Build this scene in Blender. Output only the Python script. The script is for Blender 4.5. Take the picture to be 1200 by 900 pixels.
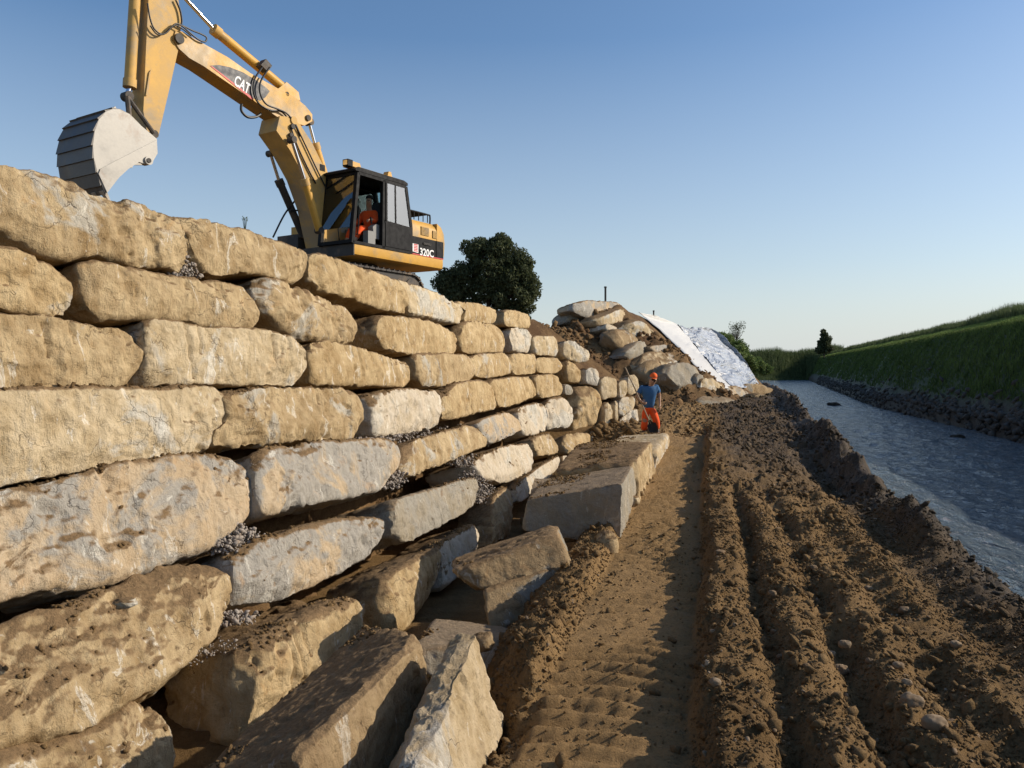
import bpy, bmesh, math, random
import numpy as np
from mathutils import Vector, Matrix
for o in list(bpy.data.objects): bpy.data.objects.remove(o)
SC = bpy.context.scene
COL = SC.collection
rng = np.random.default_rng(7)
random.seed(7)

# ------------------------------------------------------------------ camera
CAMZ = 1.9
F = 933.3
cd = bpy.data.cameras.new('camera'); cam = bpy.data.objects.new('camera', cd); COL.objects.link(cam)
cam.location = (0, 0, CAMZ); cam.rotation_euler = (math.pi/2, 0, 0)
cd.lens = 28; cd.sensor_width = 36; cd.shift_y = -20/1200
cd.clip_start = 0.05; cd.clip_end = 8000
SC.camera = cam

# ------------------------------------------------------------------ sky and sun
SUN_EL, SUN_AZ = math.radians(27), math.radians(83)      # azimuth clockwise from +Y
W = bpy.data.worlds.new('World'); SC.world = W; W.use_nodes = True
wn = W.node_tree; wn.nodes.clear()
sky = wn.nodes.new('ShaderNodeTexSky'); sky.sky_type = 'NISHITA'; sky.sun_disc = False
sky.sun_elevation = SUN_EL; sky.sun_rotation = SUN_AZ
sky.altitude = 100; sky.air_density = 1.0; sky.dust_density = 1.2; sky.ozone_density = 2.5
bg = wn.nodes.new('ShaderNodeBackground'); bg.inputs['Strength'].default_value = 0.118
wo = wn.nodes.new('ShaderNodeOutputWorld')
tcw = wn.nodes.new('ShaderNodeTexCoord'); sxw = wn.nodes.new('ShaderNodeSeparateXYZ'); wn.links.new(tcw.outputs['Generated'], sxw.inputs[0])
rw = wn.nodes.new('ShaderNodeValToRGB'); rw.color_ramp.elements[0].color = (.86, .86, .86, 1); rw.color_ramp.elements[1].position = .38; rw.color_ramp.elements[1].color = (0, 0, 0, 1)
e_ = rw.color_ramp.elements.new(.12); e_.color = (.40, .40, .40, 1); wn.links.new(sxw.outputs[2], rw.inputs[0])
mw = wn.nodes.new('ShaderNodeMix'); mw.data_type = 'RGBA'; wn.links.new(rw.outputs[0], mw.inputs[0]); hs = wn.nodes.new('ShaderNodeHueSaturation'); hs.inputs['Saturation'].default_value = 1.12; wn.links.new(sky.outputs[0], hs.inputs['Color']); wn.links.new(hs.outputs[0], mw.inputs[6]); mw.inputs[7].default_value = (4.7, 5.05, 5.2, 1)   # pale mist low in the sky
wn.links.new(mw.outputs[2], bg.inputs[0]); wn.links.new(bg.outputs[0], wo.inputs[0])
ld = bpy.data.lights.new('sun', 'SUN'); ld.energy = 3.9; ld.angle = math.radians(0.5); ld.color = (1.0, 0.89, 0.74)
sun = bpy.data.objects.new('sun', ld); COL.objects.link(sun)
S = Vector((math.cos(SUN_EL)*math.sin(SUN_AZ), math.cos(SUN_EL)*math.cos(SUN_AZ), math.sin(SUN_EL)))
sun.rotation_euler = S.to_track_quat('Z', 'Y').to_euler(); sun.location = (20, 5, 20)
SC.view_settings.view_transform = 'Standard'; SC.view_settings.look = 'None'
SC.view_settings.exposure = 0.32; SC.view_settings.gamma = 1.0
SC.render.engine = 'CYCLES'

# ------------------------------------------------------------------ helpers
def ray(px, py): return np.array([(px-600)/F, 1.0, -(py-430)/F])
def P(px, py, Y): r = ray(px, py); return np.array([r[0]*Y, Y, CAMZ+r[2]*Y])
def tag(o, label=None, cat=None, group=None, kind=None):
    if label: o['label'] = label
    if cat: o['category'] = cat
    if group: o['group'] = group
    if kind: o['kind'] = kind
    return o
def empty(name, loc, label, cat, group=None):
    o = bpy.data.objects.new(name, None); COL.objects.link(o); o.location = loc; o.empty_display_size = .3
    return tag(o, label, cat, group)
def mesh_obj(name, verts, faces, mat, parent=None, smooth=True, loc=(0, 0, 0)):
    me = bpy.data.meshes.new(name)
    me.from_pydata([tuple(map(float, v)) for v in verts], [], [tuple(map(int, f)) for f in faces])
    if smooth: me.polygons.foreach_set('use_smooth', np.ones(len(me.polygons), bool))
    me.update()
    o = bpy.data.objects.new(name, me); COL.objects.link(o)
    if mat: me.materials.append(mat)
    o.location = loc
    if parent: o.parent = parent
    return o
def np_mesh(name, V, Fc, mat, parent=None, smooth=True, loc=(0, 0, 0)):
    """fast: V (n,3), Fc (m,k) equal sized faces"""
    V = np.asarray(V, np.float32); Fc = np.asarray(Fc, np.int32)
    me = bpy.data.meshes.new(name); k = Fc.shape[1]
    me.vertices.add(len(V)); me.vertices.foreach_set('co', V.ravel())
    me.loops.add(Fc.size); me.loops.foreach_set('vertex_index', Fc.ravel())
    me.polygons.add(len(Fc)); me.polygons.foreach_set('loop_start', np.arange(0, Fc.size, k, dtype=np.int32))
    me.polygons.foreach_set('loop_total', np.full(len(Fc), k, np.int32))
    if smooth: me.polygons.foreach_set('use_smooth', np.ones(len(Fc), bool))
    me.update(); me.validate()
    if mat: me.materials.append(mat)
    o = bpy.data.objects.new(name, me); COL.objects.link(o); o.location = loc
    if parent: o.parent = parent
    return o
def grid_faces(nr, nc, wrap=False):
    i = np.arange(nr-1)[:, None]; j = np.arange(nc if wrap else nc-1)[None, :]
    a = i*nc+j; b = i*nc+(j+1) % nc; c = (i+1)*nc+(j+1) % nc; d = (i+1)*nc+j
    return np.stack([a, b, c, d], -1).reshape(-1, 4)
# vectorised value noise
def _h(i, j, k, s):
    n = (i*374761393 + j*668265263 + k*2147483647 + s*974634777) & 0xffffffff
    n = ((n ^ (n >> 13))*1274126177) & 0xffffffff
    n = ((n ^ (n >> 15))*2246822519) & 0xffffffff
    return ((n ^ (n >> 16)) & 0xffffff)/float(0xffffff)
def vnoise(p, s=0):
    p = np.asarray(p, float); f = np.floor(p); i = f.astype(np.int64); t = p-f; t = t*t*(3-2*t)
    r = 0
    for a in (0, 1):
        for b in (0, 1):
            for c in (0, 1):
                w = (t[..., 0] if a else 1-t[..., 0])*(t[..., 1] if b else 1-t[..., 1])*(t[..., 2] if c else 1-t[..., 2])
                r = r+w*_h(i[..., 0]+a, i[..., 1]+b, i[..., 2]+c, s)
    return r*2-1
def fbm(p, oct=4, s=0, gain=.5):
    r = 0; a = 1; p = np.asarray(p, float)
    for o in range(oct): r = r+a*vnoise(p, s+o*17); p = p*2.03+11.3; a *= gain
    return r
def fbm2(x, y, oct=4, s=0, gain=.5): return fbm(np.stack([x, y, np.zeros_like(x)+.5], -1), oct, s, gain)
def facets(p, s=0, tilt=1.0):
    """piecewise planar chips: nearest jittered cell point gives an offset and a tilt"""
    p = np.asarray(p, float); i0 = np.floor(p).astype(np.int64)
    best = np.full(p.shape[:-1], 9.); val = np.zeros(p.shape[:-1])
    for a in (-1, 0, 1):
        for b in (-1, 0, 1):
            for c in (-1, 0, 1):
                i, j, k = i0[..., 0]+a, i0[..., 1]+b, i0[..., 2]+c
                q = np.stack([i+_h(i, j, k, s), j+_h(i, j, k, s+1), k+_h(i, j, k, s+2)], -1)
                d = p-q; dd = (d*d).sum(-1)
                v = _h(i, j, k, s+3)-.5 + tilt*((_h(i, j, k, s+4)-.5)*d[..., 0]+(_h(i, j, k, s+5)-.5)*d[..., 1]+(_h(i, j, k, s+6)-.5)*d[..., 2])
                m = dd < best; best = np.where(m, dd, best); val = np.where(m, v, val)
    return val
def sstep(a, b, x): t = np.clip((x-a)/(b-a), 0, 1); return t*t*(3-2*t)
def srgb(r, g, b):
    f = lambda c: (c/255/12.92 if c/255 <= .04045 else ((c/255+.055)/1.055)**2.4)
    return (f(r), f(g), f(b), 1)

# ------------------------------------------------------------------ materials
class NT:
    def __init__(s, name):
        s.m = bpy.data.materials.new(name); s.m.use_nodes = True; s.t = s.m.node_tree
        s.b = s.t.nodes['Principled BSDF']; s.out = s.t.nodes['Material Output']
        s.b.inputs['Specular IOR Level'].default_value = .25
    def n(s, typ, **kw):
        x = s.t.nodes.new('ShaderNode'+typ)
        for k, v in kw.items(): setattr(x, k, v)
        return x
    def l(s, a, b): s.t.links.new(a, b)
    def noise(s, vec, scale, detail=6, rough=.6, dist=0, typ=None):
        x = s.n('TexNoise'); x.inputs['Scale'].default_value = scale; x.inputs['Detail'].default_value = detail
        x.inputs['Roughness'].default_value = rough; x.inputs['Distortion'].default_value = dist
        if typ: x.noise_type = typ
        if vec is not None: s.l(vec, x.inputs['Vector'])
        return x.outputs[0]
    def ramp(s, fac, pts):
        x = s.n('ValToRGB'); e = x.color_ramp.elements
        while len(e) > 1: e.remove(e[-1])
        e[0].position, e[0].color = pts[0][0], c4(pts[0][1])
        for p, c in pts[1:]: q = e.new(p); q.color = c4(c)
        s.l(fac, x.inputs[0]); return x.outputs[0]
    def mix(s, fac, a, b, mode='MIX'):
        x = s.n('Mix', data_type='RGBA', blend_type=mode)
        for v, i in ((fac, 0), (a, 6), (b, 7)):
            if hasattr(v, 'links'): s.l(v, x.inputs[i])
            else: x.inputs[i].default_value = v if i == 0 else c4(v)
        return x.outputs[2]
    def math(s, op, a, b=0.0, clamp=False):
        x = s.n('Math', operation=op); x.use_clamp = clamp
        for v, i in ((a, 0), (b, 1)):
            if hasattr(v, 'links'): s.l(v, x.inputs[i])
            else: x.inputs[i].default_value = v
        return x.outputs[0]
    def vmul(s, v, sc):
        x = s.n('Mapping'); x.inputs['Scale'].default_value = sc; s.l(v, x.inputs['Vector']); return x.outputs[0]
    def bump(s, h, strength=.5, dist=.02, nrm=None):
        x = s.n('Bump'); x.inputs['Strength'].default_value = strength; x.inputs['Distance'].default_value = dist
        s.l(h, x.inputs['Height'])
        if nrm is not None: s.l(nrm, x.inputs['Normal'])
        return x.outputs[0]
    def objvec(s, rnd=True):
        tc = s.n('TexCoord'); oi = s.n('ObjectInfo')
        if not rnd: return tc.outputs['Object']
        m = s.n('VectorMath', operation='MULTIPLY_ADD'); a = s.n('CombineXYZ')
        r1 = s.math('MULTIPLY', oi.outputs['Random'], 97.0); r2 = s.math('MULTIPLY', oi.outputs['Random'], -61.0)
        s.l(r1, a.inputs[0]); s.l(r2, a.inputs[1]); s.l(r1, a.inputs[2])
        v = s.n('VectorMath', operation='ADD'); s.l(tc.outputs['Object'], v.inputs[0]); s.l(a.outputs[0], v.inputs[1])
        return v.outputs[0]
    def wpos(s): return s.n('NewGeometry').outputs['Position']
def c4(c):
    if isinstance(c, (int, float)): return (c, c, c, 1)
    return tuple(c) if len(c) == 4 else (c[0], c[1], c[2], 1)
def simple(name, col, rough=.5, metal=0, spec=.4, nz=0, nscale=8, dirt=None, bump=0, coat=0):
    m = NT(name); b = m.b; b.inputs['Roughness'].default_value = rough; b.inputs['Metallic'].default_value = metal
    b.inputs['Specular IOR Level'].default_value = spec; b.inputs['Base Color'].default_value = c4(col)
    if coat: b.inputs['Coat Weight'].default_value = coat
    v = m.objvec()
    if nz or dirt:
        f = m.noise(v, nscale, 8, .65)
        c = m.mix(m.ramp(f, [(.3, 0), (.7, 1)]), tuple(x*(1-nz) for x in c4(col)[:3]), tuple(min(1, x*(1+nz)) for x in c4(col)[:3]))
        if dirt:
            g = m.noise(v, nscale*.37, 10, .72, .4)
            c = m.mix(m.ramp(g, [(dirt[1], 0), (dirt[1]+.12, 1)]), c, dirt[0])
        m.l(c, b.inputs['Base Color'])
        r = m.ramp(f, [(.3, max(0, rough-.12)), (.7, min(1, rough+.15))]); m.l(r, b.inputs['Roughness'])
    if bump: m.l(m.bump(m.noise(v, nscale*6, 6, .7), bump, .01), b.inputs['Normal'])
    return m.m

def stone_mat(name, tan, tan2, grey, white, greyamt, mud=(.17, .11, .055), mudtop=1.0, strat=0.0):
    m = NT(name); v = m.objvec(); b = m.b
    b.inputs['Roughness'].default_value = .88; b.inputs['Specular IOR Level'].default_value = .2
    n1 = m.noise(v, 1.3, 9, .62, .6); n2 = m.noise(v, 5.5, 9, .7, .2); n3 = m.noise(v, 22, 6, .7)
    n4 = m.noise(m.vmul(v, (1, 1, .7)), 2.4, 7, .66, .5)
    base = m.mix(m.ramp(m.math('ADD', m.math('MULTIPLY', n2, .45), m.math('MULTIPLY', n4, .55)), [(.38, 0), (.60, 1)]), tan, tan2)
    # bare grey stone showing between the clay film
    ob = m.n('ObjectInfo'); off = m.math('MULTIPLY_ADD', ob.outputs['Random'], .10)
    off.node.inputs[2].default_value = -.05
    g = m.math('ADD', n1, off)
    gm = m.ramp(g, [(.62-greyamt, 0), (.68-greyamt, 1)])
    base = m.mix(gm, base, m.mix(m.ramp(n3, [(.35, 0), (.65, 1)]), tuple(x*.82 for x in grey), grey))
    # long scrapes of white lime
    sv = m.vmul(v, (2.2, 2.2, .75)); wn_ = m.noise(sv, 1.9, 10, .68, 1.2)
    wm = m.ramp(wn_, [(.60, 0), (.635, .85), (.66, .2), (.72, .9)])
    base = m.mix(m.math('MULTIPLY', wm, .9), base, white)
    # rust and dark pits
    dk = m.noise(m.vmul(v, (1, 1, .6)), 9, 8, .75, .8)
    base = m.mix(m.ramp(dk, [(.30, .75), (.38, 0)]), base, (tan[0]*.45, tan[1]*.36, tan[2]*.28))
    rs = m.noise(v, 2.7, 8, .7, .5)
    base = m.mix(m.math('MULTIPLY', m.ramp(rs, [(.6, 0), (.72, 1)]), .5), base, (tan2[0]*.9, tan2[1]*.66, tan2[2]*.42))
    # thin dark cracks
    vo = m.n('TexVoronoi', feature='DISTANCE_TO_EDGE'); vo.inputs['Scale'].default_value = 1.6
    dv = m.n('VectorMath', operation='ADD'); nz = m.n('TexNoise'); nz.inputs['Scale'].default_value = 3; nz.inputs['Detail'].default_value = 5
    m.l(v, nz.inputs['Vector']); m.l(v, dv.inputs[0]); m.l(nz.outputs[1], dv.inputs[1]); m.l(dv.outputs[0], vo.inputs['Vector'])
    ck = m.ramp(vo.outputs[0], [(0, 1), (.012, 0)]); cm = m.math('MULTIPLY', ck, m.ramp(n1, [(.45, 0), (.6, 1)]))
    base = m.mix(m.math('MULTIPLY', cm, .6), base, (.09, .06, .035))
    # soil lying on upward faces
    ge = m.n('NewGeometry'); sx = m.n('SeparateXYZ'); m.l(ge.outputs['Normal'], sx.inputs[0])
    up = m.math('ADD', sx.outputs[2], m.math('MULTIPLY', m.math('SUBTRACT', n2, .5), .9))
    um = m.ramp(up, [(.52, 0), (.72, mudtop)])
    base = m.mix(um, base, m.mix(m.ramp(n3, [(.4, 0), (.6, 1)]), mud, tuple(x*1.5 for x in mud)))
    m.l(base, b.inputs['Base Color'])
    h = m.math('ADD', m.math('MULTIPLY', n2, 1.0), m.math('MULTIPLY', n3, .45))
    fine = m.noise(v, 75, 5, .75)
    h = m.math('ADD', h, m.math('MULTIPLY', fine, .30))
    # rough split face: fine upright streaks and bedding
    stv = m.noise(m.vmul(v, (9, 9, 1.6)), 2.2, 6, .7, .3); h = m.math('ADD', h, m.math('MULTIPLY', stv, .55))
    h = m.math('SUBTRACT', h, m.math('MULTIPLY', cm, .35))
    h = m.math('SUBTRACT', h, m.ramp(dk, [(.30, .35), (.38, 0)]))
    m.l(m.bump(h, .85, .045), b.inputs['Normal'])
    return m.m
M = {}
M['tan'] = stone_mat('limestone_tan', (.285, .19, .088), (.54, .41, .235), (.50, .45, .36), (.74, .69, .58), .02)
M['tan_b'] = stone_mat('limestone_ochre', (.325, .215, .096), (.57, .43, .24), (.52, .46, .36), (.72, .66, .54), .00)
M['pale'] = stone_mat('limestone_pale', (.39, .285, .15), (.64, .52, .34), (.60, .55, .45), (.80, .76, .66), .10)
M['pale_clean'] = stone_mat('limestone_clean', (.39, .285, .15), (.62, .50, .33), (.56, .51, .42), (.78, .74, .64), .10, mudtop=.25)
M['grey'] = stone_mat('limestone_grey', (.46, .33, .19), (.54, .43, .29), (.41, .375, .315), (.72, .68, .58), .17)
M['white'] = stone_mat('limestone_white', (.52, .42, .28), (.62, .54, .42), (.60, .55, .45), (.76, .71, .60), .10)
M['slab'] = stone_mat('slab_muddy', (.26, .175, .09), (.40, .29, .16), (.30, .275, .225), (.60, .54, .44), .05, mudtop=.85)
M['slate'] = stone_mat('slab_grey', (.30, .25, .17), (.38, .33, .25), (.36, .325, .26), (.55, .50, .41), .17, mudtop=.7)
def soil_mat(name, c1, c2, wet=None, bstr=.9):
    m = NT(name); v = m.wpos(); b = m.b; b.inputs['Roughness'].default_value = .95; b.inputs['Specular IOR Level'].default_value = .15
    n1 = m.noise(v, .7, 8, .6); n2 = m.noise(v, 6, 9, .7); n3 = m.noise(v, 38, 7, .75)
    c = m.mix(m.ramp(m.math('ADD', m.math('MULTIPLY', n1, .6), m.math('MULTIPLY', n2, .4)), [(.4, 0), (.6, 1)]), c1, c2)
    c = m.mix(m.ramp(n3, [(.32, .55), (.5, 0)]), c, tuple(x*.5 for x in c1))
    c = m.mix(m.ramp(n3, [(.64, 0), (.72, .5)]), c, tuple(min(1, x*1.7) for x in c2))
    if wet:
        # damp freshly turned soil towards the water: by world position along the river
        sx = m.n('SeparateXYZ'); m.l(v, sx.inputs[0])
        wl = m.math('SUBTRACT', sx.outputs[0], m.math('MULTIPLY', sx.outputs[1], .2465))
        wl = m.math('ADD', wl, m.math('MULTIPLY', m.math('SUBTRACT', n1, .5), 1.6))
        wf = m.ramp(m.math('MULTIPLY', wl, .25), [(.42, 0), (.60, 1)])
        far = m.ramp(m.math('MULTIPLY', sx.outputs[1], .02), [(.2, 0), (.33, 1)])
        wf2 = m.math('MULTIPLY', far, m.ramp(m.math('MULTIPLY', wl, .25), [(.0, 0), (.12, .8)]))
        wf = m.math('MAXIMUM', wf, wf2)
        c = m.mix(wf, c, m.mix(m.ramp(n2, [(.35, 0), (.65, 1)]), wet, tuple(x*2.3 for x in wet)))
        m.l(m.ramp(wf, [(0, .95), (1, .62)]), b.inputs['Roughness'])
    m.l(c, b.inputs['Base Color'])
    h = m.math('ADD', n2, m.math('MULTIPLY', n3, .6)); h = m.math('ADD', h, m.math('MULTIPLY', m.noise(v, 130, 4, .7), .18))
    m.l(m.bump(h, bstr, .05), b.inputs['Normal'])
    return m.m
M['mud'] = soil_mat('mud', (.16, .095, .04), (.26, .163, .071), (.034, .023, .012))
M['clod'] = soil_mat('clods', (.16, .097, .042), (.262, .168, .076), (.034, .025, .015))
M['earth'] = soil_mat('earth', (.11, .062, .03), (.24, .15, .07))
M['dark'] = stone_mat('wet_rock', (.035, .028, .02), (.07, .055, .04), (.06, .055, .05), (.12, .11, .10), .05, mudtop=0.0)
M['gravel'] = simple('gravel', (.30, .26, .22), .9, nz=.35, nscale=30, dirt=((.24, .18, .13), .5))
M['pebble'] = simple('pebble', (.27, .20, .125), .8, nz=.35, nscale=5, dirt=((.17, .105, .05), .42), bump=.3)
# ------------------------------------------------------------------ where the wall stands
_pY = np.array([-20, 2.0, 6.2, 8.6, 12.2, 16.0, 20.0, 22.0, 24.0, 40])
_pX = np.array([-12.65, -5.39, -4.0, -3.0, -2.0, -1.1, 0.0, 1.1, 3.3, 21.])
def plan(Y): return np.interp(Y, _pY, _pX)
def woff(z): return .25*(3.3-z)+.4*np.maximum(0, 1.5-z)
def wallX(Y, z): return plan(Y)+woff(z)
def wall_hit(px, py):
    r = ray(px, py); lo, hi = 1.0, 40.0
    f = lambda Y: r[0]*Y-wallX(Y, CAMZ+r[2]*Y)
    for _ in range(50):
        m = (lo+hi)/2
        if f(m) > 0: lo = m
        else: hi = m
    return r*lo+np.array([0, 0, CAMZ])

# ------------------------------------------------------------------ ground
def edge_w(Y): return np.interp(Y, [0, 3.5, 4.5, 6, 10.6, 17, 28, 46, 80, 150], [1.9, 2.0, 2.15, 2.4, 2.5, 2.9, 3.0, 3.4, 3.6, 4])
def ground_z(w, Y, detail=True):
    e = edge_w(Y)
    rise = .2*sstep(12, 20, Y)+.5*sstep(20, 31, Y)
    z = np.zeros_like(w)+rise
    near = 1-sstep(10.5, 13.5, Y)
    wob = .05*fbm2(w*.3, Y*.5, 3, 5)
    ww = w+wob+.035*fbm2(w*2.5, Y*2.5, 4, 7)
    # lane rolled by the tracks
    lane = sstep(-1.15, -1.0, ww)*(1-sstep(-.10, .02, ww)); lanefade = 1-sstep(18, 24, Y)
    bars = np.sin(2*np.pi*(Y+.32*w+.10*np.sin(w*3)+.04*fbm2(w*2, Y*2, 2, 9))/.19)
    z = z+lanefade*lane*(-.10+.05*np.sign(bars)*np.abs(bars)**1.5*np.clip(.5+.9*fbm2(w*1.5, Y*.8, 3, 21), 0, 1))
    # tread arcs scraped on the left shoulder
    sh = sstep(-1.45, -1.25, ww)*(1-sstep(-1.12, -1.0, ww))
    z = z+lanefade*sh*(.035+.07*fbm2(w*1.2, Y*1.2, 4, 17)+.03*np.sin(2*np.pi*(Y+w*.7+.1*fbm2(w*2, Y*2, 2, 19))/.21))
    # ploughed furrows
    ridg = 0
    for c, wd, dp in ((.40, .09, .18), (.84, .11, .17), (1.34, .15, .11)):
        cc = c+.05*fbm2(Y*.45, Y*0+c, 3, int(c*100))
        ridg = ridg-dp*np.exp(-((w-cc)/wd)**2*.8)
    top = sstep(-.10, .10, ww)*(1-sstep(1.5, 1.9, ww))
    z = z+near*top*(.135+.05*fbm2(w*1.8, Y*1.3, 3, 87)+ridg*np.clip(.95+.7*fbm2(w*1.5, Y*1.1, 4, 77), .25, 1.15))
    z = z+(1-near)*lanefade*sstep(-.12, .05, ww)*(1-sstep(.3, 1.2, ww))*.13
    # rolled strip on the river side
    z = z+near*sstep(1.45, 1.75, ww)*(1-sstep(e-.25, e-.1, w))*.015*bars*np.clip(.6+fbm2(w, Y*.7, 2, 31), 0, 1)
    # berm along the water and a hollow beside it
    bh = .13+.12*sstep(6, 10, Y)+.10*sstep(12, 15, Y)*(1-sstep(19, 24, Y))
    z = z+bh*np.exp(-((w-(e-.12))/.24)**2)*(1+.8*fbm2(w*1.2, Y*1.1, 3, 41))
    z = z-.38*np.exp(-((w-2.15)/.42)**2-((Y-14.6)/3.0)**2)
    if detail:
        z = z+.045*fbm2(w*2.1, Y*2.1, 5, 51, .6)*(1-lane*lanefade*.8)*(.35+.65*sstep(-1.6, 3, w))
        cl = facets(np.stack([w*6.5, Y*6.5, w*0], -1), 91, 1.2)
        cl2 = facets(np.stack([w*2.6, Y*2.6, w*0+5], -1), 191, 1.0)
        rough = (1-lane*lanefade*.85)*(1-.6*near*sstep(1.5, 1.8, w)*(1-sstep(2.1, 2.4, w)))
        z = z+.04*cl*rough+.09*cl2*rough*(.25+.75*sstep(9, 13, Y))*sstep(-1.75, -1.2, w)
        z = z+.012*fbm2(w*14, Y*14, 3, 71, .6)
    # footing trench under the wall
    tr = (1-sstep(-2.12, -1.34, w+.5*sstep(16.5, 18, Y)-.32*(1-sstep(4.7, 5.9, Y))+.12*fbm2(w*.8, Y*.9, 3, 13)))*(1-sstep(20.3, 21.8, Y))
    z = z-tr*(1.0+.4*(1-sstep(5, 7, Y))+.1*fbm2(w*3, Y*3, 4, 3))
    # bank down to the river bed
    wn_ = w+.10*fbm2(Y*.8, Y*0, 4, 61)
    dn = sstep(0, .75, wn_-e)
    z = z*(1-dn)+dn*(-1.3)
    # left bank beyond the works
    lb = sstep(46, 56, Y)
    zl = np.clip((e+.1-w)*.8, -1.3, 3.05)-.4
    z = z*(1-lb)+lb*zl
    # far bank
    toe = 10.2+np.maximum(0, Y-50)*.085
    crest = np.maximum(12.5, 12.5+.073*(Y-31)); crest = np.maximum(crest, toe+2.4)
    nz = .25*fbm2(w*.5, Y*.35, 4, 83)
    t = np.clip((w-toe)/(crest-toe), 0, 1)
    bank = -1.3+1.3*sstep(0, .12, t)+.9*sstep(.05, .5, t)+2.85*sstep(.22, 1.0, t)
    bank = bank+nz*np.sin(np.pi*t)*1.3
    bank = bank+.45*sstep(1.5, 3.2, w-crest)
    bank = bank+.5*np.clip((w-crest)/1.5, 0, 1)
    z = np.where(w > toe, bank, z)
    # the river turns left: bank closes the view
    cl = sstep(148, 158, Y-.25*w); z = z*(1-cl)+cl*np.maximum(z, 4.0)
    return z
def H(X, Y, detail=True): return ground_z(X-.2465*Y, Y, detail)

ws = np.concatenate([[-900, -400, -150, -60, -30, -15, -8, -5, -3.5, -2.6], np.arange(-2.1, 3.4, .021), np.arange(3.45, 6, .3), np.arange(6, 9.8, .6), np.arange(9.8, 22, .25),
                     np.arange(22.5, 40, 1.2), [45, 60, 90, 150, 300, 700, 1500, 3000]])
ys = [2.3]
while ys[-1] < 30: ys.append(ys[-1]*1.0062)
while ys[-1] < 170: ys.append(ys[-1]*1.014)
while ys[-1] < 4000: ys.append(ys[-1]*1.2)
ys = np.array([-60, -20, -8, -3, -1, 0, .8, 1.4, 1.9]+ys)
WW, YY = np.meshgrid(ws, ys)
ZZ = ground_z(WW, YY)
ground = np_mesh('ground', np.stack([WW+.2465*YY, YY, ZZ], -1).reshape(-1, 3), grid_faces(len(ys), len(ws)), None)
tag(ground, kind='structure')

# ground material: mud by the works, bank soil and green beyond
gm = NT('ground'); v = gm.wpos(); b = gm.b
b.inputs['Roughness'].default_value = .95; b.inputs['Specular IOR Level'].default_value = .15
sx = gm.n('SeparateXYZ'); gm.l(v, sx.inputs[0])
n1 = gm.noise(v, .7, 8, .6); n2 = gm.noise(v, 6, 9, .7); n3 = gm.noise(v, 38, 7, .75)
c = gm.mix(gm.ramp(gm.math('ADD', gm.math('MULTIPLY', n1, .6), gm.math('MULTIPLY', n2, .4)), [(.4, 0), (.6, 1)]), (.158, .095, .039), (.265, .165, .072))
lw = gm.math('SUBTRACT', sx.outputs[0], gm.math('MULTIPLY', sx.outputs[1], .2465))
lw = gm.math('ADD', lw, gm.math('MULTIPLY', gm.math('SUBTRACT', n2, .5), .3))
ln = gm.ramp(gm.math('ADD', gm.math('MULTIPLY', lw, .5), .9), [(.30, 0), (.40, .75), (.80, .75), (.90, 0)])
c = gm.mix(ln, c, (.33, .208, .092))
c = gm.mix(gm.ramp(n3, [(.32, .55), (.5, 0)]), c, (.085, .05, .022))
c = gm.mix(gm.ramp(n3, [(.64, 0), (.72, .5)]), c, (.40, .28, .15))
wl0 = gm.math('SUBTRACT', sx.outputs[0], gm.math('MULTIPLY', sx.outputs[1], .2465))
wl = gm.math('ADD', wl0, gm.math('MULTIPLY', gm.math('SUBTRACT', n1, .5), 1.6))
wf = gm.ramp(gm.math('MULTIPLY', wl, .25), [(.42, 0), (.60, 1)])
far = gm.ramp(gm.math('MULTIPLY', sx.outputs[1], .02), [(.2, 0), (.33, 1)])
wf = gm.math('MAXIMUM', wf, gm.math('MULTIPLY', far, gm.ramp(gm.math('MULTIPLY', wl, .25), [(.0, 0), (.12, .8)])))
c = gm.mix(wf, c, gm.mix(gm.ramp(n2, [(.35, 0), (.65, 1)]), (.034, .023, .012), (.09, .06, .032)))
bankc = gm.mix(gm.ramp(n2, [(.35, 0), (.65, 1)]), (.05, .038, .026), (.10, .078, .055))
green = gm.mix(gm.ramp(n2, [(.35, 0), (.65, 1)]), (.028, .042, .013), (.055, .075, .024))
hz = gm.math('ADD', sx.outputs[2], gm.math('MULTIPLY', gm.math('SUBTRACT', n1, .5), 2.2))
bankc = gm.mix(gm.ramp(gm.math('MULTIPLY', hz, .2), [(.02, 0), (.16, 1)]), bankc, green)
crossb = gm.ramp(gm.math('MULTIPLY', wl0, .05), [(.35, 0), (.4, 1)])
farb = gm.ramp(gm.math('MULTIPLY', sx.outputs[1], .005), [(.25, 0), (.29, 1)])
gm.l(gm.mix(gm.math('MAXIMUM', crossb, farb), c, bankc), b.inputs['Base Color'])
gm.l(gm.ramp(wf, [(0, .95), (1, .62)]), b.inputs['Roughness'])
h = gm.math('ADD', n2, gm.math('MULTIPLY', n3, .6)); h = gm.math('ADD', h, gm.math('MULTIPLY', gm.noise(v, 130, 4, .7), .18))
gm.l(gm.bump(h, .9, .05), b.inputs['Normal'])
ground.data.materials.append(gm.m)

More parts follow.
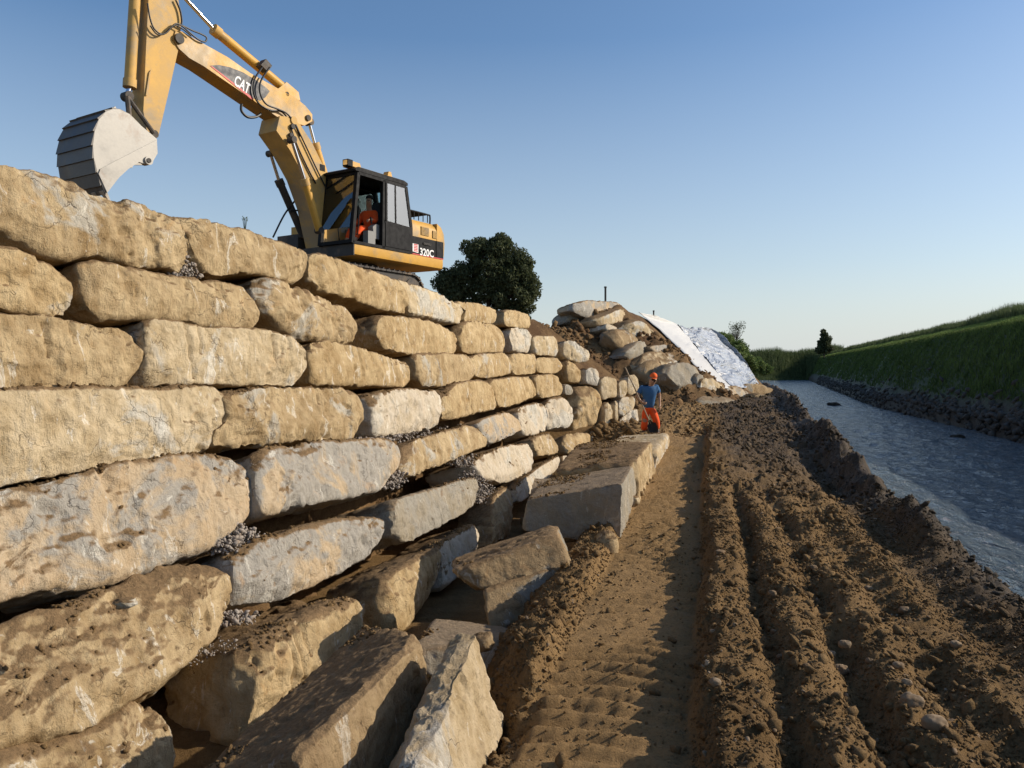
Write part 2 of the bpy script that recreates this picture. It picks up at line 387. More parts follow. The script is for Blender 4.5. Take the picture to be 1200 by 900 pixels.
# ------------------------------------------------------------------ river
wm = NT('river_water'); b = wm.b
b.inputs['Base Color'].default_value = (.010, .018, .022, 1); b.inputs['Roughness'].default_value = .10
b.inputs['IOR'].default_value = 1.333; b.inputs['Specular IOR Level'].default_value = .5
v = wm.wpos()
rot = wm.n('Mapping'); rot.inputs['Rotation'].default_value = (0, 0, math.radians(14)); rot.inputs['Scale'].default_value = (1.5, .6, 1); wm.l(v, rot.inputs['Vector'])
a1 = wm.noise(rot.outputs[0], .9, 5, .6, 1.2); a2 = wm.noise(rot.outputs[0], 3.6, 5, .65, .8); a3 = wm.noise(rot.outputs[0], 12, 4, .6)
h = wm.math('ADD', wm.math('MULTIPLY', a1, 1.2), wm.math('MULTIPLY', a2, .55)); h = wm.math('ADD', h, wm.math('MULTIPLY', a3, .16))
wm.l(wm.bump(h, 1.0, .9), b.inputs['Normal'])
# broken water: foam streaks, with bright ripple glints painted into their colour
fo = wm.noise(rot.outputs[0], 1.7, 9, .75, 1.5)
fm = wm.math('MULTIPLY', wm.ramp(fo, [(.57, 0), (.68, .7)]), wm.ramp(wm.noise(v, .09, 3, .5), [(.38, 0), (.55, 1)]))
wm.l(wm.mix(fm, (.12, .165, .20), (.50, .43, .46)), b.inputs['Base Color'])
wm.l(wm.ramp(fm, [(0, .22), (.6, .5)]), b.inputs['Roughness'])
ww_ = np.concatenate([np.arange(1.6, 12, .10), np.arange(12, 60, 1.2)]); yw = [1.5]
while yw[-1] < 175: yw.append(yw[-1]*1.008)
yw = np.array([-60, -20, -5]+yw); A, B = np.meshgrid(ww_, yw)
Zw = -.6+.055*fbm2(A*1.9, B*.9, 5, 301, .6)
river = np_mesh('river', np.stack([A+.2465*B, B, Zw], -1).reshape(-1, 3), grid_faces(len(yw), len(ww_)), wm.m)
tag(river, kind='structure')

# ------------------------------------------------------------------ embankment behind the wall
def ztop(Y): return np.interp(Y, [0, 6, 17.5, 19.5, 21, 22.5, 24, 26], [3.12, 3.12, 3.12, 2.7, 2.1, 1.6, 1.35, .9])
ye = np.concatenate([np.arange(-12, 3, 1.5), np.arange(3, 24.6, .12)])
rows = []
for y in ye:
    zt = float(ztop(y)); r = []
    for z in np.linspace(-1.4, zt-.02, 26): r.append((wallX(y, z)-.62-.6*max(0, 1.6-z), y, z))
    xe = wallX(y, zt)-.62
    for k in range(1, 12): d = k*.3; r.append((xe-d, y+(.0), min(3.12 if d < 1.6 else 3.4, zt+max(0, d-.3)*.75)))
    for d in (5, 7, 10, 16, 30, 60, 120, 300): r.append((xe-d, y, 3.42))
    rows.append(r)
E = np.array(rows); nE = E.copy()
dn = fbm2(E[..., 0]*1.7, E[..., 1]*1.7+E[..., 2]*1.3, 5, 23)
E[:, :26, 0] += .16*dn[:, :26]*1.0; E[:, 26:-3, 2] += .07*dn[:, 26:-3]
emb = np_mesh('embankment', E.reshape(-1, 3), grid_faces(E.shape[0], E.shape[1]), M['earth']); tag(emb, kind='structure')

# ------------------------------------------------------------------ mound at the far end
_core = [((-60, 25.6, 3.1), (-1.2, 25.8, 3.12), .85), ((-1.2, 25.8, 3.1), (1.6, 30.0, 3.2), .8), ((1.6, 30.0, 3.2), (3.9, 33, 4.45), .8), ((3.9, 33, 4.35), (5.6, 35, 3.9), .75), ((5.6, 35, 3.85), (10.9, 46, 3.85), 1.05), ((10.9, 46, 3.85), (8.5, 62, 3.3), 1.1)]
def mound_z(X, Y, detail=True):
    z = np.full(np.shape(X), -9.)
    for a, b_, sl in _core:
        ax, ay, az = a; bx, by, bz = b_
        t = np.clip(((X-ax)*(bx-ax)+(Y-ay)*(by-ay))/((bx-ax)**2+(by-ay)**2), 0, 1)
        d = np.hypot(X-ax-t*(bx-ax), Y-ay-t*(by-ay))
        z = np.maximum(z, az+t*(bz-az)-sl*np.maximum(0, d-.6))
    back = (Y > 25.7)&(X < np.interp(Y, [25.7, 30, 33, 46, 62], [-1.2, 1.6, 3.9, 10.9, 8.5]))
    z = np.where(back, np.maximum(z, 3.1), z)
    if detail:
        sm = 1-.93*sstep(30.8, 32.4, Y+.2*X-1.0)*sstep(3.6, 5.0, X)
        z = z+sm*(.20*fbm2(X*.9, Y*.9, 5, 201, .62)+.30*facets(np.stack([X*.9, Y*.9, X*0], -1), 211, 1.6)+.12*facets(np.stack([X*3, Y*3, X*0], -1), 221, 1.6))
    return z
xm = np.arange(-8, 20, .11); ym = np.concatenate([np.arange(21.6, 40, .12), np.arange(40, 64, .3)])
A, B = np.meshgrid(xm, ym)
mo = np_mesh('mound', np.stack([A, B, np.maximum(mound_z(A, B), -1.5)], -1).reshape(-1, 3), grid_faces(len(ym), len(xm)), M['earth']); tag(mo, kind='structure')
def mound_hit(px, py, lift=0., y0=24, y1=60):
    r = ray(px, py); Ys = np.linspace(y0, y1, 700)
    z = mound_z(r[0]*Ys, Ys, False)+lift; q = CAMZ+r[2]*Ys
    k = np.nonzero(z >= q)[0]
    Yh = Ys[k[0]] if len(k) else Ys[np.argmin(q-z)]
    return r*Yh+np.array([0, 0, CAMZ])
# plateau of the works running back from wall and mound
pl = mesh_obj('field', [(-400, 26.3, 3.09), (-7.8, 26.3, 3.09), (-7.8, 63.8, 3.05), (8, 63.8, 3.05), (24, 148, 3.1), (-400, 148, 3.1)],
              [(0, 1, 2, 3, 4, 5)], M['earth'], smooth=False); tag(pl, kind='structure')
# ------------------------------------------------------------------ building stones
def displace(o, amp, size, seed, grooves=None, chip=1.0, front=None):
    me = o.data; n = len(me.vertices)
    co = np.empty(n*3, np.float32); me.vertices.foreach_get('co', co); co = co.reshape(-1, 3).astype(float)
    no = np.array([v.vector for v in me.vertex_normals])
    q = co+seed*3.7
    rg = np.random.default_rng(seed+5)
    # flat breaks: planes that take off corners, edges and slices of the faces
    dirs = rg.normal(size=(int(20*chip), 3)); dirs /= np.linalg.norm(dirs, axis=1)[:, None]; am = rg.uniform(.003, .05, len(dirs))*size*chip
    if front is not None:
        t_, u_, n_ = front
        for _ in range(6):
            v = n_+t_*rg.uniform(-.28, .28)+u_*rg.uniform(-.5, .5); dirs = np.vstack([dirs, v/np.linalg.norm(v)]); am = np.append(am, rg.uniform(.02, .075)*size)
        for _ in range(8):
            v = n_*rg.uniform(.4, 1.2)+t_*rg.choice([-1, 1])*rg.uniform(.2, 1)+u_*rg.choice([-1, 1])*rg.uniform(.3, 1); dirs = np.vstack([dirs, v/np.linalg.norm(v)]); am = np.append(am, rg.uniform(.004, .05)*size)
    for n_i, a_i in zip(dirs, am):
        s_i = co@n_i; h_i = s_i.max()-a_i; wv = .012*size*fbm(co*(3.5/size)+seed, 3, seed+41)
        co = co-n_i*np.maximum(0, s_i-h_i-wv)[:, None]
    q = co+seed*3.7
    d = amp*(.24*fbm(q*(.9/size), 2, seed)+.26*fbm(q*(2.6/size), 3, seed+7)+.17*(1-2*np.abs(fbm(q*(3.4/size), 3, seed+11)))+.14*fbm(q*(8/size), 4, seed+9, .65))
    d = d-amp*.9*np.clip(fbm(q*(1.7/size), 4, seed+31, .6)-.40, 0, .35)*1.8
    d = d+amp*.12
    if grooves is not None: d = d-grooves(co, no)
    co = co+no*d[:, None]
    me.vertices.foreach_set('co', co.astype(np.float32).ravel()); me.update(); me.set_sharp_from_angle(angle=math.radians(42))

def poly_stone(poly, mat, T=1.0, off=0.0, tilt=None, yaw=0., plane=None, rnd=.05, amp=1., px=1.9, groove=0, name='stone_block', shrink=1.04, bulge=.035, chip=1.0):
    """a rough block: its front outline traced, put at its place on the wall face, then given its thickness into the wall"""
    poly = np.array(poly, float); ce = poly.mean(0)
    if plane is None:
        C = wall_hit(*ce); z = C[2]; Y = C[1]
        t = np.array([wallX(Y+.5, z)-wallX(Y-.5, z), 1.0, 0]); t /= np.linalg.norm(t)
        if tilt is None: tilt = 8 if z > 1.2 else 18
    else:
        Ym = plane[0]; Ym = Ym if len(plane) < 3 else min(Ym+2, mound_hit(*ce)[1]-.45); C = P(*ce, Ym); t = np.array([math.sin(math.radians(plane[1])), math.cos(math.radians(plane[1])), 0.])
        if tilt is None: tilt = 8
    if yaw: a = math.radians(yaw); t = np.array([t[0]*math.cos(a)+t[1]*math.sin(a), -t[0]*math.sin(a)+t[1]*math.cos(a), 0])
    nrm = np.array([t[1], -t[0], 0.])                       # outwards
    a = math.radians(tilt)
    upv = np.array([0, 0, 1.])*math.cos(a)-nrm*math.sin(a); nn = nrm*math.cos(a)+np.array([0, 0, 1.])*math.sin(a)
    C = C+nn*off
    cam0 = np.array([0, 0, CAMZ]); uv = []
    for p in poly:
        r = ray(*p); s = np.dot(C-cam0, nn)/min(-.04, np.dot(r, nn))
        w = cam0+r*s-C; uv.append((np.dot(w, t), np.dot(w, upv)))
    uv = np.array(uv); area = .5*np.sum(uv[:, 0]*np.roll(uv[:, 1], -1)-np.roll(uv[:, 0], -1)*uv[:, 1])
    if area < 0: uv = uv[::-1]
    # chaikin, then even spacing
    for _ in range(2):
        nx = np.roll(uv, -1, 0); uv = np.stack([uv*.86+nx*.14, uv*.14+nx*.86], 1).reshape(-1, 2)
    seg = np.hypot(*(np.roll(uv, -1, 0)-uv).T); L = seg.sum(); cum = np.concatenate([[0], np.cumsum(seg)])
    Y = C[1]; pxm = Y/796.
    N = int(np.clip(L/(pxm*px), 28, 400)); s_ = np.linspace(0, L, N, endpoint=False)
    uvc = np.vstack([uv, uv[:1]]); uv = np.stack([np.interp(s_, cum, uvc[:, 0]), np.interp(s_, cum, uvc[:, 1])], -1)
    mid = (uv.max(0)+uv.min(0))/2; uv = uv-mid; uv *= shrink
    hw, hh = (uv.max(0)-uv.min(0))/2; size = min(hw, hh)*2
    seed = int(abs(poly.sum())*1.0) % 9973
    ang = s_/max(L, .1)*6.283
    uv = uv*(1+.012*vnoise(np.stack([np.cos(ang)*2.5+seed, np.sin(ang)*2.5, ang*0], -1), seed))[:, None]
    k = max(0, hw-hh)*.85; kv = max(0, hh-hw)*.85
    tgt = np.stack([np.clip(uv[:, 0], -k, k), np.clip(uv[:, 1], -kv, kv)], -1)
    ds = L/N; re = rnd*size
    T = max(T, .3); rings = []
    def ring(inset, dep, bl=0):
        d = uv-tgt; ln = np.maximum(np.hypot(*d.T), 1e-4); f = np.maximum(0.0, 1-inset/ln)
        q = tgt+d*f[:, None]; rings.append(np.stack([q[:, 0], q[:, 1], np.full(N, -dep)], -1))
    nb = int(np.clip((T-re)/(ds*1.6), 4, 30))
    for i in range(nb): tt = i/nb; ring(.02*size*(1-tt)**1.5, T*(1-tt)+re*tt)
    na = int(np.clip(re*1.57/ds, 3, 14))
    for i in range(na+1): a = i/na*math.pi/2; ring(re*(1-math.cos(a)), re*(1-math.sin(a)))
    base = rings[-1]; nf = int(np.clip((size/2-re)/ds, 3, 90))
    for i in range(1, nf+1):
        f = i/nf; tq = np.round(tgt/(ds*1.0))*ds*1.0; q = base[:, :2]*(1-f)+(tgt*(1-f)+tq*f)*f if i < nf else tq.copy(); rings.append(np.stack([q[:, 0], q[:, 1], np.full(N, bulge*size*math.sin(f*1.57))], -1))
    R = np.array(rings); V2 = R.reshape(-1, 3); nr = len(rings)
    V = mid[0]*0+V2[:, :1]*t+V2[:, 1:2]*upv+V2[:, 2:3]*nn
    Fq = grid_faces(nr, N, wrap=True).tolist()
    Fq.append(list(range(N-1, -1, -1)))
    org = C+mid[0]*t+mid[1]*upv
    o = mesh_obj(name, V, Fq, M[mat], loc=org)
    bm = bmesh.new(); bm.from_mesh(o.data); bmesh.ops.remove_doubles(bm, verts=bm.verts, dist=ds*.12); bm.to_mesh(o.data); bm.free()
    gf = None
    if groove:
        rg = np.random.default_rng(seed); gs = rg.uniform(-hw*.85, hw*.85, groove); gl = rg.uniform(-.4, .3, (groove, 2))
        def gf(co, no):
            u = co@t; vv = co@upv; d = 0
            for i, g in enumerate(gs):
                uu = u-g+.02*np.sin(vv*5+i); lo = gl[i, 0]*hh*2
                d = d+.030*np.exp(-(uu/.022)**2)*(vv > lo)*(no@nn > .3)
            return d
    displace(o, .085*size*amp, max(.25, size), seed, gf, chip, (t, upv, nn))
    return o

def hexa(c8, mat, rnd=.12, amp=1.0, px=2.1, name='stone_block', chip=1.0, seed=None, parent=None, loc=None):
    """block from its eight corners: (front bl, br, tr, tl, back bl, br, tr, tl), rounded and chipped"""
    c = np.array(c8, float); org = c.mean(0) if loc is None else np.array(loc); c = c-org
    ex = np.linalg.norm(c[1]-c[0])+np.linalg.norm(c[6]-c[7]); ey = np.linalg.norm(c[4]-c[0])+np.linalg.norm(c[6]-c[2]); ez = np.linalg.norm(c[3]-c[0])+np.linalg.norm(c[6]-c[5])
    D = np.array([ex, ey, ez])/2; dep = max(1.0, org[1]); st = dep/796*px
    n = [int(np.clip(d/st, 6, 130)) for d in D]; idx = {}; V = []; Fc = []
    def vid(i, j, k):
        key = (i, j, k)
        if key not in idx: idx[key] = len(V); V.append(key)
        return idx[key]
    for ax in range(3):
        u, v_ = [(1, 2), (2, 0), (0, 1)][ax]
        for side in (0, n[ax]):
            for a in range(n[u]):
                for b2 in range(n[v_]):
                    q = []
                    for da, db in ((0, 0), (1, 0), (1, 1), (0, 1)):
                        t = [0, 0, 0]; t[ax] = side; t[u] = a+da; t[v_] = b2+db; q.append(vid(*t))
                    Fc.append(q if side else q[::-1])
    V = np.array(V, float)/np.array(n)                       # 0..1
    q = V*D; r = rnd*D.min(); inner = np.clip(q, r, D-r); dv = q-inner; ln = np.linalg.norm(dv, axis=1)
    m = ln > 1e-9; q[m] = inner[m]+dv[m]/ln[m][:, None]*r
    a, b2, g = (q/D).T[:, :, None]
    pos = ((1-b2)*((1-g)*((1-a)*c[0]+a*c[1])+g*((1-a)*c[3]+a*c[2]))+b2*((1-g)*((1-a)*c[4]+a*c[5])+g*((1-a)*c[7]+a*c[6])))
    o = np_mesh(name, pos, Fc, M[mat] if isinstance(mat, str) else mat, loc=org, parent=parent)
    bm = bmesh.new(); bm.from_mesh(o.data); bmesh.ops.recalc_face_normals(bm, faces=bm.faces); bm.to_mesh(o.data); bm.free()
    sd = int(abs(org.sum()*977)) % 9973 if seed is None else seed
    displace(o, .075*D.min()*amp, max(.3, D.min()), sd, None, chip)
    return o

ORD = ['first', 'second', 'third', 'fourth', 'fifth', 'sixth', 'seventh', 'eighth', 'ninth', 'tenth', 'eleventh', 'twelfth', 'thirteenth', 'fourteenth']
# courses of the wall, top down, each stone's face from left to right: (look, material, drill grooves, outline, extras)
courses = [
 ('top', [
  ('long weathered tan', 'tan', 0, [(-40,190),(20,197),(60,203),(117,227),(160,235),(193,247),(213,253),(222,270),(222,290),(216,317),(167,309),(110,299),(80,304),(50,292),(33,283),(0,264),(-40,262)], dict(rnd=.12)),
  ('brown tan', 'tan', 1, [(216,254),(245,258),(280,268),(325,283),(352,293),(361,300),(360,320),(345,330),(300,318),(260,322),(235,312),(228,295),(222,275)], {}),
  ('wide ochre', 'tan_b', 1, [(366,297),(400,305),(440,320),(466,328),(478,345),(481,366),(450,362),(420,352),(385,342),(368,328)], {}),
  ('pale topped', 'pale', 2, [(468,328),(487,335),(517,345),(533,355),(545,360),(543,377),(530,378),(507,373),(483,368),(478,348)], {}),
  ('small yellowish', 'tan_b', 1, [(536,354),(560,356),(583,363),(581,379),(563,377),(545,377),(546,360)], {}),
  ('last low', 'tan_b', 0, [(592,363),(608,365),(621,369),(623,384),(610,384),(592,381)], {}),
 ]),
 ('second', [
  ('rounded sandy', 'tan_b', 0, [(-40,284),(0,288),(27,292),(57,303),(77,320),(88,335),(85,357),(78,370),(40,366),(0,359),(-40,355)], dict(rnd=.13)),
  ('long brown', 'tan', 0, [(106,309),(125,306),(150,312),(200,322),(253,330),(293,337),(307,350),(305,373),(297,385),(233,380),(200,373),(160,372),(127,374),(108,368),(102,350)], dict(rnd=.13)),
  ('lumpy clay covered', 'tan', 0, [(312,326),(325,323),(360,338),(390,352),(413,362),(423,377),(423,394),(403,402),(373,398),(353,397),(335,385),(322,372),(310,352)], dict(amp=1.5, rnd=.16)),
  ('jagged ochre', 'tan_b', 1, [(449,369),(467,372),(500,375),(527,387),(537,395),(536,414),(500,415),(470,413),(452,405),(444,390)], {}),
  ('squarish', 'tan_b', 0, [(543,379),(555,377),(583,380),(593,397),(593,412),(546,413),(540,398)], {}),
  ('streaked pale', 'white', 4, [(599,385),(612,383),(625,390),(624,413),(603,412),(599,397)], {}),
  ('upright pale', 'pale', 3, [(626,393),(653,394),(655,417),(628,415)], {}),
  ('last light', 'pale', 2, [(662,399),(672,400),(690,408),(692,422),(677,424),(662,418)], {}),
 ]),
 ('third', [
  ('broad tan', 'tan', 2, [(-40,363),(0,368),(60,372),(110,382),(147,384),(167,397),(167,420),(155,452),(117,450),(77,454),(40,456),(-40,456)], dict(rnd=.1)),
  ('long white scraped', 'pale', 4, [(176,377),(200,376),(233,383),(300,385),(350,397),(362,417),(362,437),(353,450),(267,450),(200,449),(172,448),(176,423)], {}),
  ('stepped ochre', 'tan_b', 2, [(368,400),(387,400),(433,410),(453,418),(482,423),(483,447),(473,452),(417,450),(368,450),(366,423)], {}),
  ('smooth dark topped', 'tan', 1, [(490,415),(503,413),(553,417),(558,437),(547,452),(500,452),(492,440)], {}),
  ('flat yellow', 'tan_b', 1, [(555,416),(593,413),(602,430),(598,438),(573,442),(559,440)], {}),
  ('plain ochre', 'tan_b', 2, [(598,415),(627,415),(630,427),(628,438),(603,440)], {}),
  ('thin long', 'tan_b', 0, [(630,419),(658,420),(660,430),(653,437),(630,437)], {}),
  ('domed tan', 'tan_b', 1, [(664,422),(674,424),(683,433),(682,448),(667,447),(664,437)], {}),
  ('last grey pale', 'white', 2, [(688,431),(700,432),(703,440),(703,453),(688,450)], {}),
  ('wide buff', 'pale', 1, [(704,441),(723,442),(724,466),(716,464),(706,470)], {}),
  ('small pale', 'pale', 0, [(726,446),(735,446),(735,463),(727,468)], {}),
  ('high pale', 'pale', 1, [(737,440),(748,439),(749,460),(737,463)], {}),
 ]),
 ('fourth', [
  ('very large pale', 'pale', 0, [(-45,458),(0,458),(67,455),(200,454),(247,453),(263,465),(273,480),(270,500),(250,515),(247,528),(167,540),(83,553),(0,565),(-45,571)], dict(rnd=.09)),
  ('broad gritty', 'tan', 1, [(272,460),(300,454),(350,455),(400,456),(425,462),(427,480),(420,512),(390,517),(340,517),(290,522),(265,520),(264,505),(273,490)], dict(rnd=.09)),
  ('square cream', 'white', 1, [(440,460),(467,457),(512,456),(518,467),(518,493),(507,502),(467,508),(442,510),(437,490)], {}),
  ('sloping ochre', 'tan_b', 1, [(523,459),(540,448),(573,445),(582,467),(583,478),(553,484),(526,492),(522,480)], {}),
  ('cracked yellow', 'tan_b', 1, [(575,447),(600,442),(625,442),(630,463),(610,472),(587,477)], {}),
  ('short tan', 'tan_b', 0, [(626,440),(650,438),(661,450),(662,462),(633,467)], {}),
  ('little grey', 'slate', 0, [(663,449),(672,452),(672,463),(663,462)], {}),
  ('tall upright ochre', 'tan_b', 4, [(677,452),(703,454),(706,474),(699,496),(678,504),(675,480)], dict(rnd=.14)),
  ('narrow upright', 'pale', 0, [(709,471),(718,472),(718,500),(710,504)], {}),
  ('very thin', 'pale', 0, [(720,470),(724,470),(724,494),(722,497)], {}),
  ('holed buff', 'pale', 0, [(725,467),(744,463),(745,478),(727,489)], {}),
 ]),
 ('fifth', [
  ('huge grey mottled', 'grey', 0, [(-45,574),(0,570),(67,566),(143,546),(200,537),(277,535),(290,555),(305,563),(303,583),(290,610),(260,630),(210,655),(167,670),(110,684),(50,693),(0,703),(-45,712)], dict(rnd=.09, amp=1.0)),
  ('long grey', 'grey', 0, [(312,531),(340,521),(400,518),(460,514),(470,527),(465,555),(450,573),(400,583),(350,593),(312,603),(308,580),(308,550)], {}),
  ('sagging clay brown', 'tan', 0, [(478,524),(490,514),(553,497),(567,510),(573,520),(533,537),(500,551),(480,555),(472,545)], {}),
  ('slanting buff', 'grey', 0, [(559,494),(593,482),(610,493),(612,502),(593,513),(575,519)], {}),
  ('drilled white', 'white', 5, [(609,477),(637,471),(643,487),(642,503),(620,510),(612,500)], {}),
  ('chalky white', 'white', 3, [(640,470),(663,464),(673,477),(672,497),(645,503)], {}),
  ('striped pale', 'white', 5, [(727,492),(748,476),(750,497),(733,508),(727,507)], {}),
  ('tiny upright', 'pale', 0, [(711,504),(718,503),(719,513),(712,514)], {}),
 ]),
 ('sixth', [
  ('muddy topped sloping', 'tan', 0, [(-45,748),(0,732),(50,716),(120,691),(200,660),(245,658),(270,670),(278,690),(274,715),(255,745),(200,785),(160,812),(117,838),(67,850),(0,868),(-45,880)], dict(tilt=38, rnd=.12, amp=1.1)),
  ('lime smeared brown', 'grey', 0, [(285,645),(310,632),(380,611),(440,602),(452,612),(442,640),(415,663),(370,685),(320,701),(287,703),(280,675)], dict(rnd=.13)),
  ('smooth blue grey', 'slate', 0, [(466,585),(480,581),(512,572),(557,558),(563,570),(558,590),(533,607),(500,623),(482,633),(468,625),(464,600)], {}),
  ('bright white', 'white', 1, [(560,538),(587,523),(620,521),(625,537),(623,550),(607,560),(587,565),(568,557)], {}),
  ('small brown', 'tan', 1, [(626,513),(638,509),(648,508),(655,523),(653,531),(633,534),(628,526)], {}),
  ('rounded ochre', 'tan_b', 1, [(664,509),(680,507),(691,508),(692,523),(667,532),(663,523)], {}),
  ('small grey cornered', 'slate', 0, [(694,505),(703,507),(704,519),(695,524)], {}),
 ]),
 ('lowest', [
  ('brown bottom corner', 'tan', 0, [(-45,895),(0,879),(67,860),(130,843),(188,806),(204,830),(211,880),(205,940),(-45,950)], dict(tilt=20, rnd=.2, T=1.2)),
  ('drilled gold', 'tan_b', 5, [(300,772),(318,752),(350,733),(395,712),(424,703),(428,720),(428,760),(380,800),(330,860),(300,900),(297,850)], dict(rnd=.14, tilt=10, T=.95)),
  ('tall grooved brown', 'tan_b', 3, [(458,672),(480,657),(518,640),(522,662),(508,700),(482,734),(462,738),(456,700)], dict(rnd=.13)),
  ('striped cream', 'white', 7, [(520,638),(560,612),(563,640),(545,668),(524,690),(522,662)], dict(rnd=.13)),
  ('half shaded', 'tan', 1, [(581,580),(600,569),(604,585),(604,620),(590,630),(580,640),(578,600)], {}),
  ('long white sloping', 'white', 0, [(606,567),(633,547),(655,534),(657,548),(637,565),(609,590)], {}),
  ('wedged small pale', 'white', 0, [(659,534),(667,534),(668,545),(661,549)], {}),
 ]),
]
GR = 'stones of the dry wall'
for cname, stones in courses:
    for i, (look, mat, gr, poly, kw) in enumerate(stones):
        kw = dict(kw); kw.setdefault('T', .95 if cname not in ('lowest',) else .8)
        sz = max(p[0] for p in poly)-min(p[0] for p in poly)
        if sz < 40: kw['T'] = .6
        if sz < 14: kw['T'] = .4
        o = poly_stone(poly, mat, groove=gr, name='wall_stone', **kw)
        tag(o, f"{look} stone block, {ORD[i]} from the left in the {cname} course of the wall", 'stone block', GR)

# ------------------------------------------------------------------ loose slabs at the foot
def px8(*a): return [P(*q) for q in a]
slabs = [
 # (front bl, br, tr, tl, back bl, br, tr, tl) each (px, py, metres away)
 ('big grey quarried block with a shaded face, leaning beside the track before the second block', 'slate', dict(rnd=.05, amp=.9),
  [(612,622,9.5),(727,641,9.3),(729,567,9.1),(617,586,9.5),(625,560,11.4),(746,575,11.3),(742,545,11.3),(640,562,11.6)]),
 ('long brown slab with a white scraped end, just behind the big grey block', 'tan', dict(rnd=.07, amp=1.3, chip=1.5),
  [(660,600,12.1),(750,606,11.9),(744,541,11.8),(650,552,12.3),(690,560,15.0),(768,562,14.6),(763,517,14.7),(676,521,15.3)]),
 ('flat pale rounded slab right at the feet of the man in orange trousers', 'pale_clean', dict(rnd=.16, amp=1.1),
  [(700,548,15.4),(766,565,15.1),(770,528,15.1),(695,529,15.6),(720,530,18.6),(784,537,18.4),(784,508,18.4),(728,510,18.8)]),
 ('muddy slab leaning up on another, light edge on top, below the big grey block', 'slab', dict(rnd=.12, amp=1.2, chip=1.5),
  [(560,692,7.2),(672,668,7.4),(652,625,7.6),(529,672,7.2),(555,690,8.3),(668,655,8.6),(650,612,8.6),(527,656,8.1)]),
 ('dark grey slab lying under the leaning muddy slab with a rough lit end', 'slab', dict(rnd=.10, amp=1.1),
  [(572,745,6.9),(676,705,7.4),(679,655,7.5),(566,692,7.1),(600,720,8.0),(684,690,8.4),(682,652,8.4),(575,690,8.2)]),
 ('flat dusty slab half buried in mud behind the pointed pale rock', 'slate', dict(rnd=.25, amp=.8),
  [(500,800,5.6),(590,800,5.7),(597,752,5.8),(478,760,5.7),(505,770,6.7),(602,775,6.8),(600,735,6.9),(505,722,6.7)]),
 ('huge earth covered slab lying slanted in the foreground beside the wall', 'slab', dict(rnd=.09, amp=.9, chip=1.4),
  [(235,1010,4.0),(395,1000,3.5),(345,890,3.35),(225,915,4.0),(440,800,5.9),(505,830,4.95),(492,744,4.75),(430,730,5.8)]),
]
for lab, mat, kw, c8 in slabs:
    tag(hexa(px8(*c8), mat, name='stone_slab', **kw), lab, 'stone slab', 'loose slabs at the foot of the wall')
# the pointed pale rock: wedge with a lit right face
o = hexa(px8((425,965,3.9),(560,1000,3.5),(485,900,3.4),(462,898,3.5),(505,820,5.1),(592,845,4.75),(556,738,4.55),(532,742,4.7)), 'pale_clean', rnd=.10, amp=1.1, name='stone_slab', chip=1.5)
tag(o, 'pale pointed rock standing up out of the mud in the foreground, its peak whitish', 'stone slab', 'loose slabs at the foot of the wall')
# small boulders beside the track
def boulder(px_, py_, Y, r, mat, lab, grp=None, name='boulder', sq=(1, .9, .85), amp=1.0):
    c = P(px_, py_, Y); u, v_ = np.linspace(0, 2*np.pi, 29)[:-1], np.linspace(.0, np.pi, 16)
    U, V_ = np.meshgrid(u, v_); S_ = np.stack([np.cos(U)*np.sin(V_), np.sin(U)*np.sin(V_), np.cos(V_)], -1)
    S_ = np.sign(S_)*np.abs(S_)**.85
    S_ = S_*(1+amp*.22*facets(S_*1.6+px_, int(px_), 1.3)[..., None]+.12*amp*fbm(S_*1.3+px_, 3, int(py_))[..., None])
    o = np_mesh(name, (S_*r*np.array(sq)).reshape(-1, 3), grid_faces(16, 28, True), M[mat], loc=c)
    return tag(o, lab, 'boulder' if name == 'boulder' else 'cobble', grp)
boulder(711, 642, 8.55, .16, 'tan', 'lone tan boulder on the mud in front of the big grey block', sq=(.8, .8, 1.05))
boulder(683, 668, 8.2, .10, 'slab', 'small brown rock low in the soil left of the lone tan boulder')
boulder(741, 587, 10.9, .09, 'pale', 'small pale rock at the corner of the big grey block')
boulder(566, 752, 5.6, .07, 'slab', 'fist sized muddy rock on the flat dusty slab', sq=(1, 1, .9))
boulder(147, 707, 4.9, .05, 'pale', 'single pale cobble lying on the muddy ledge of the wall', sq=(1.3, 1, .6))

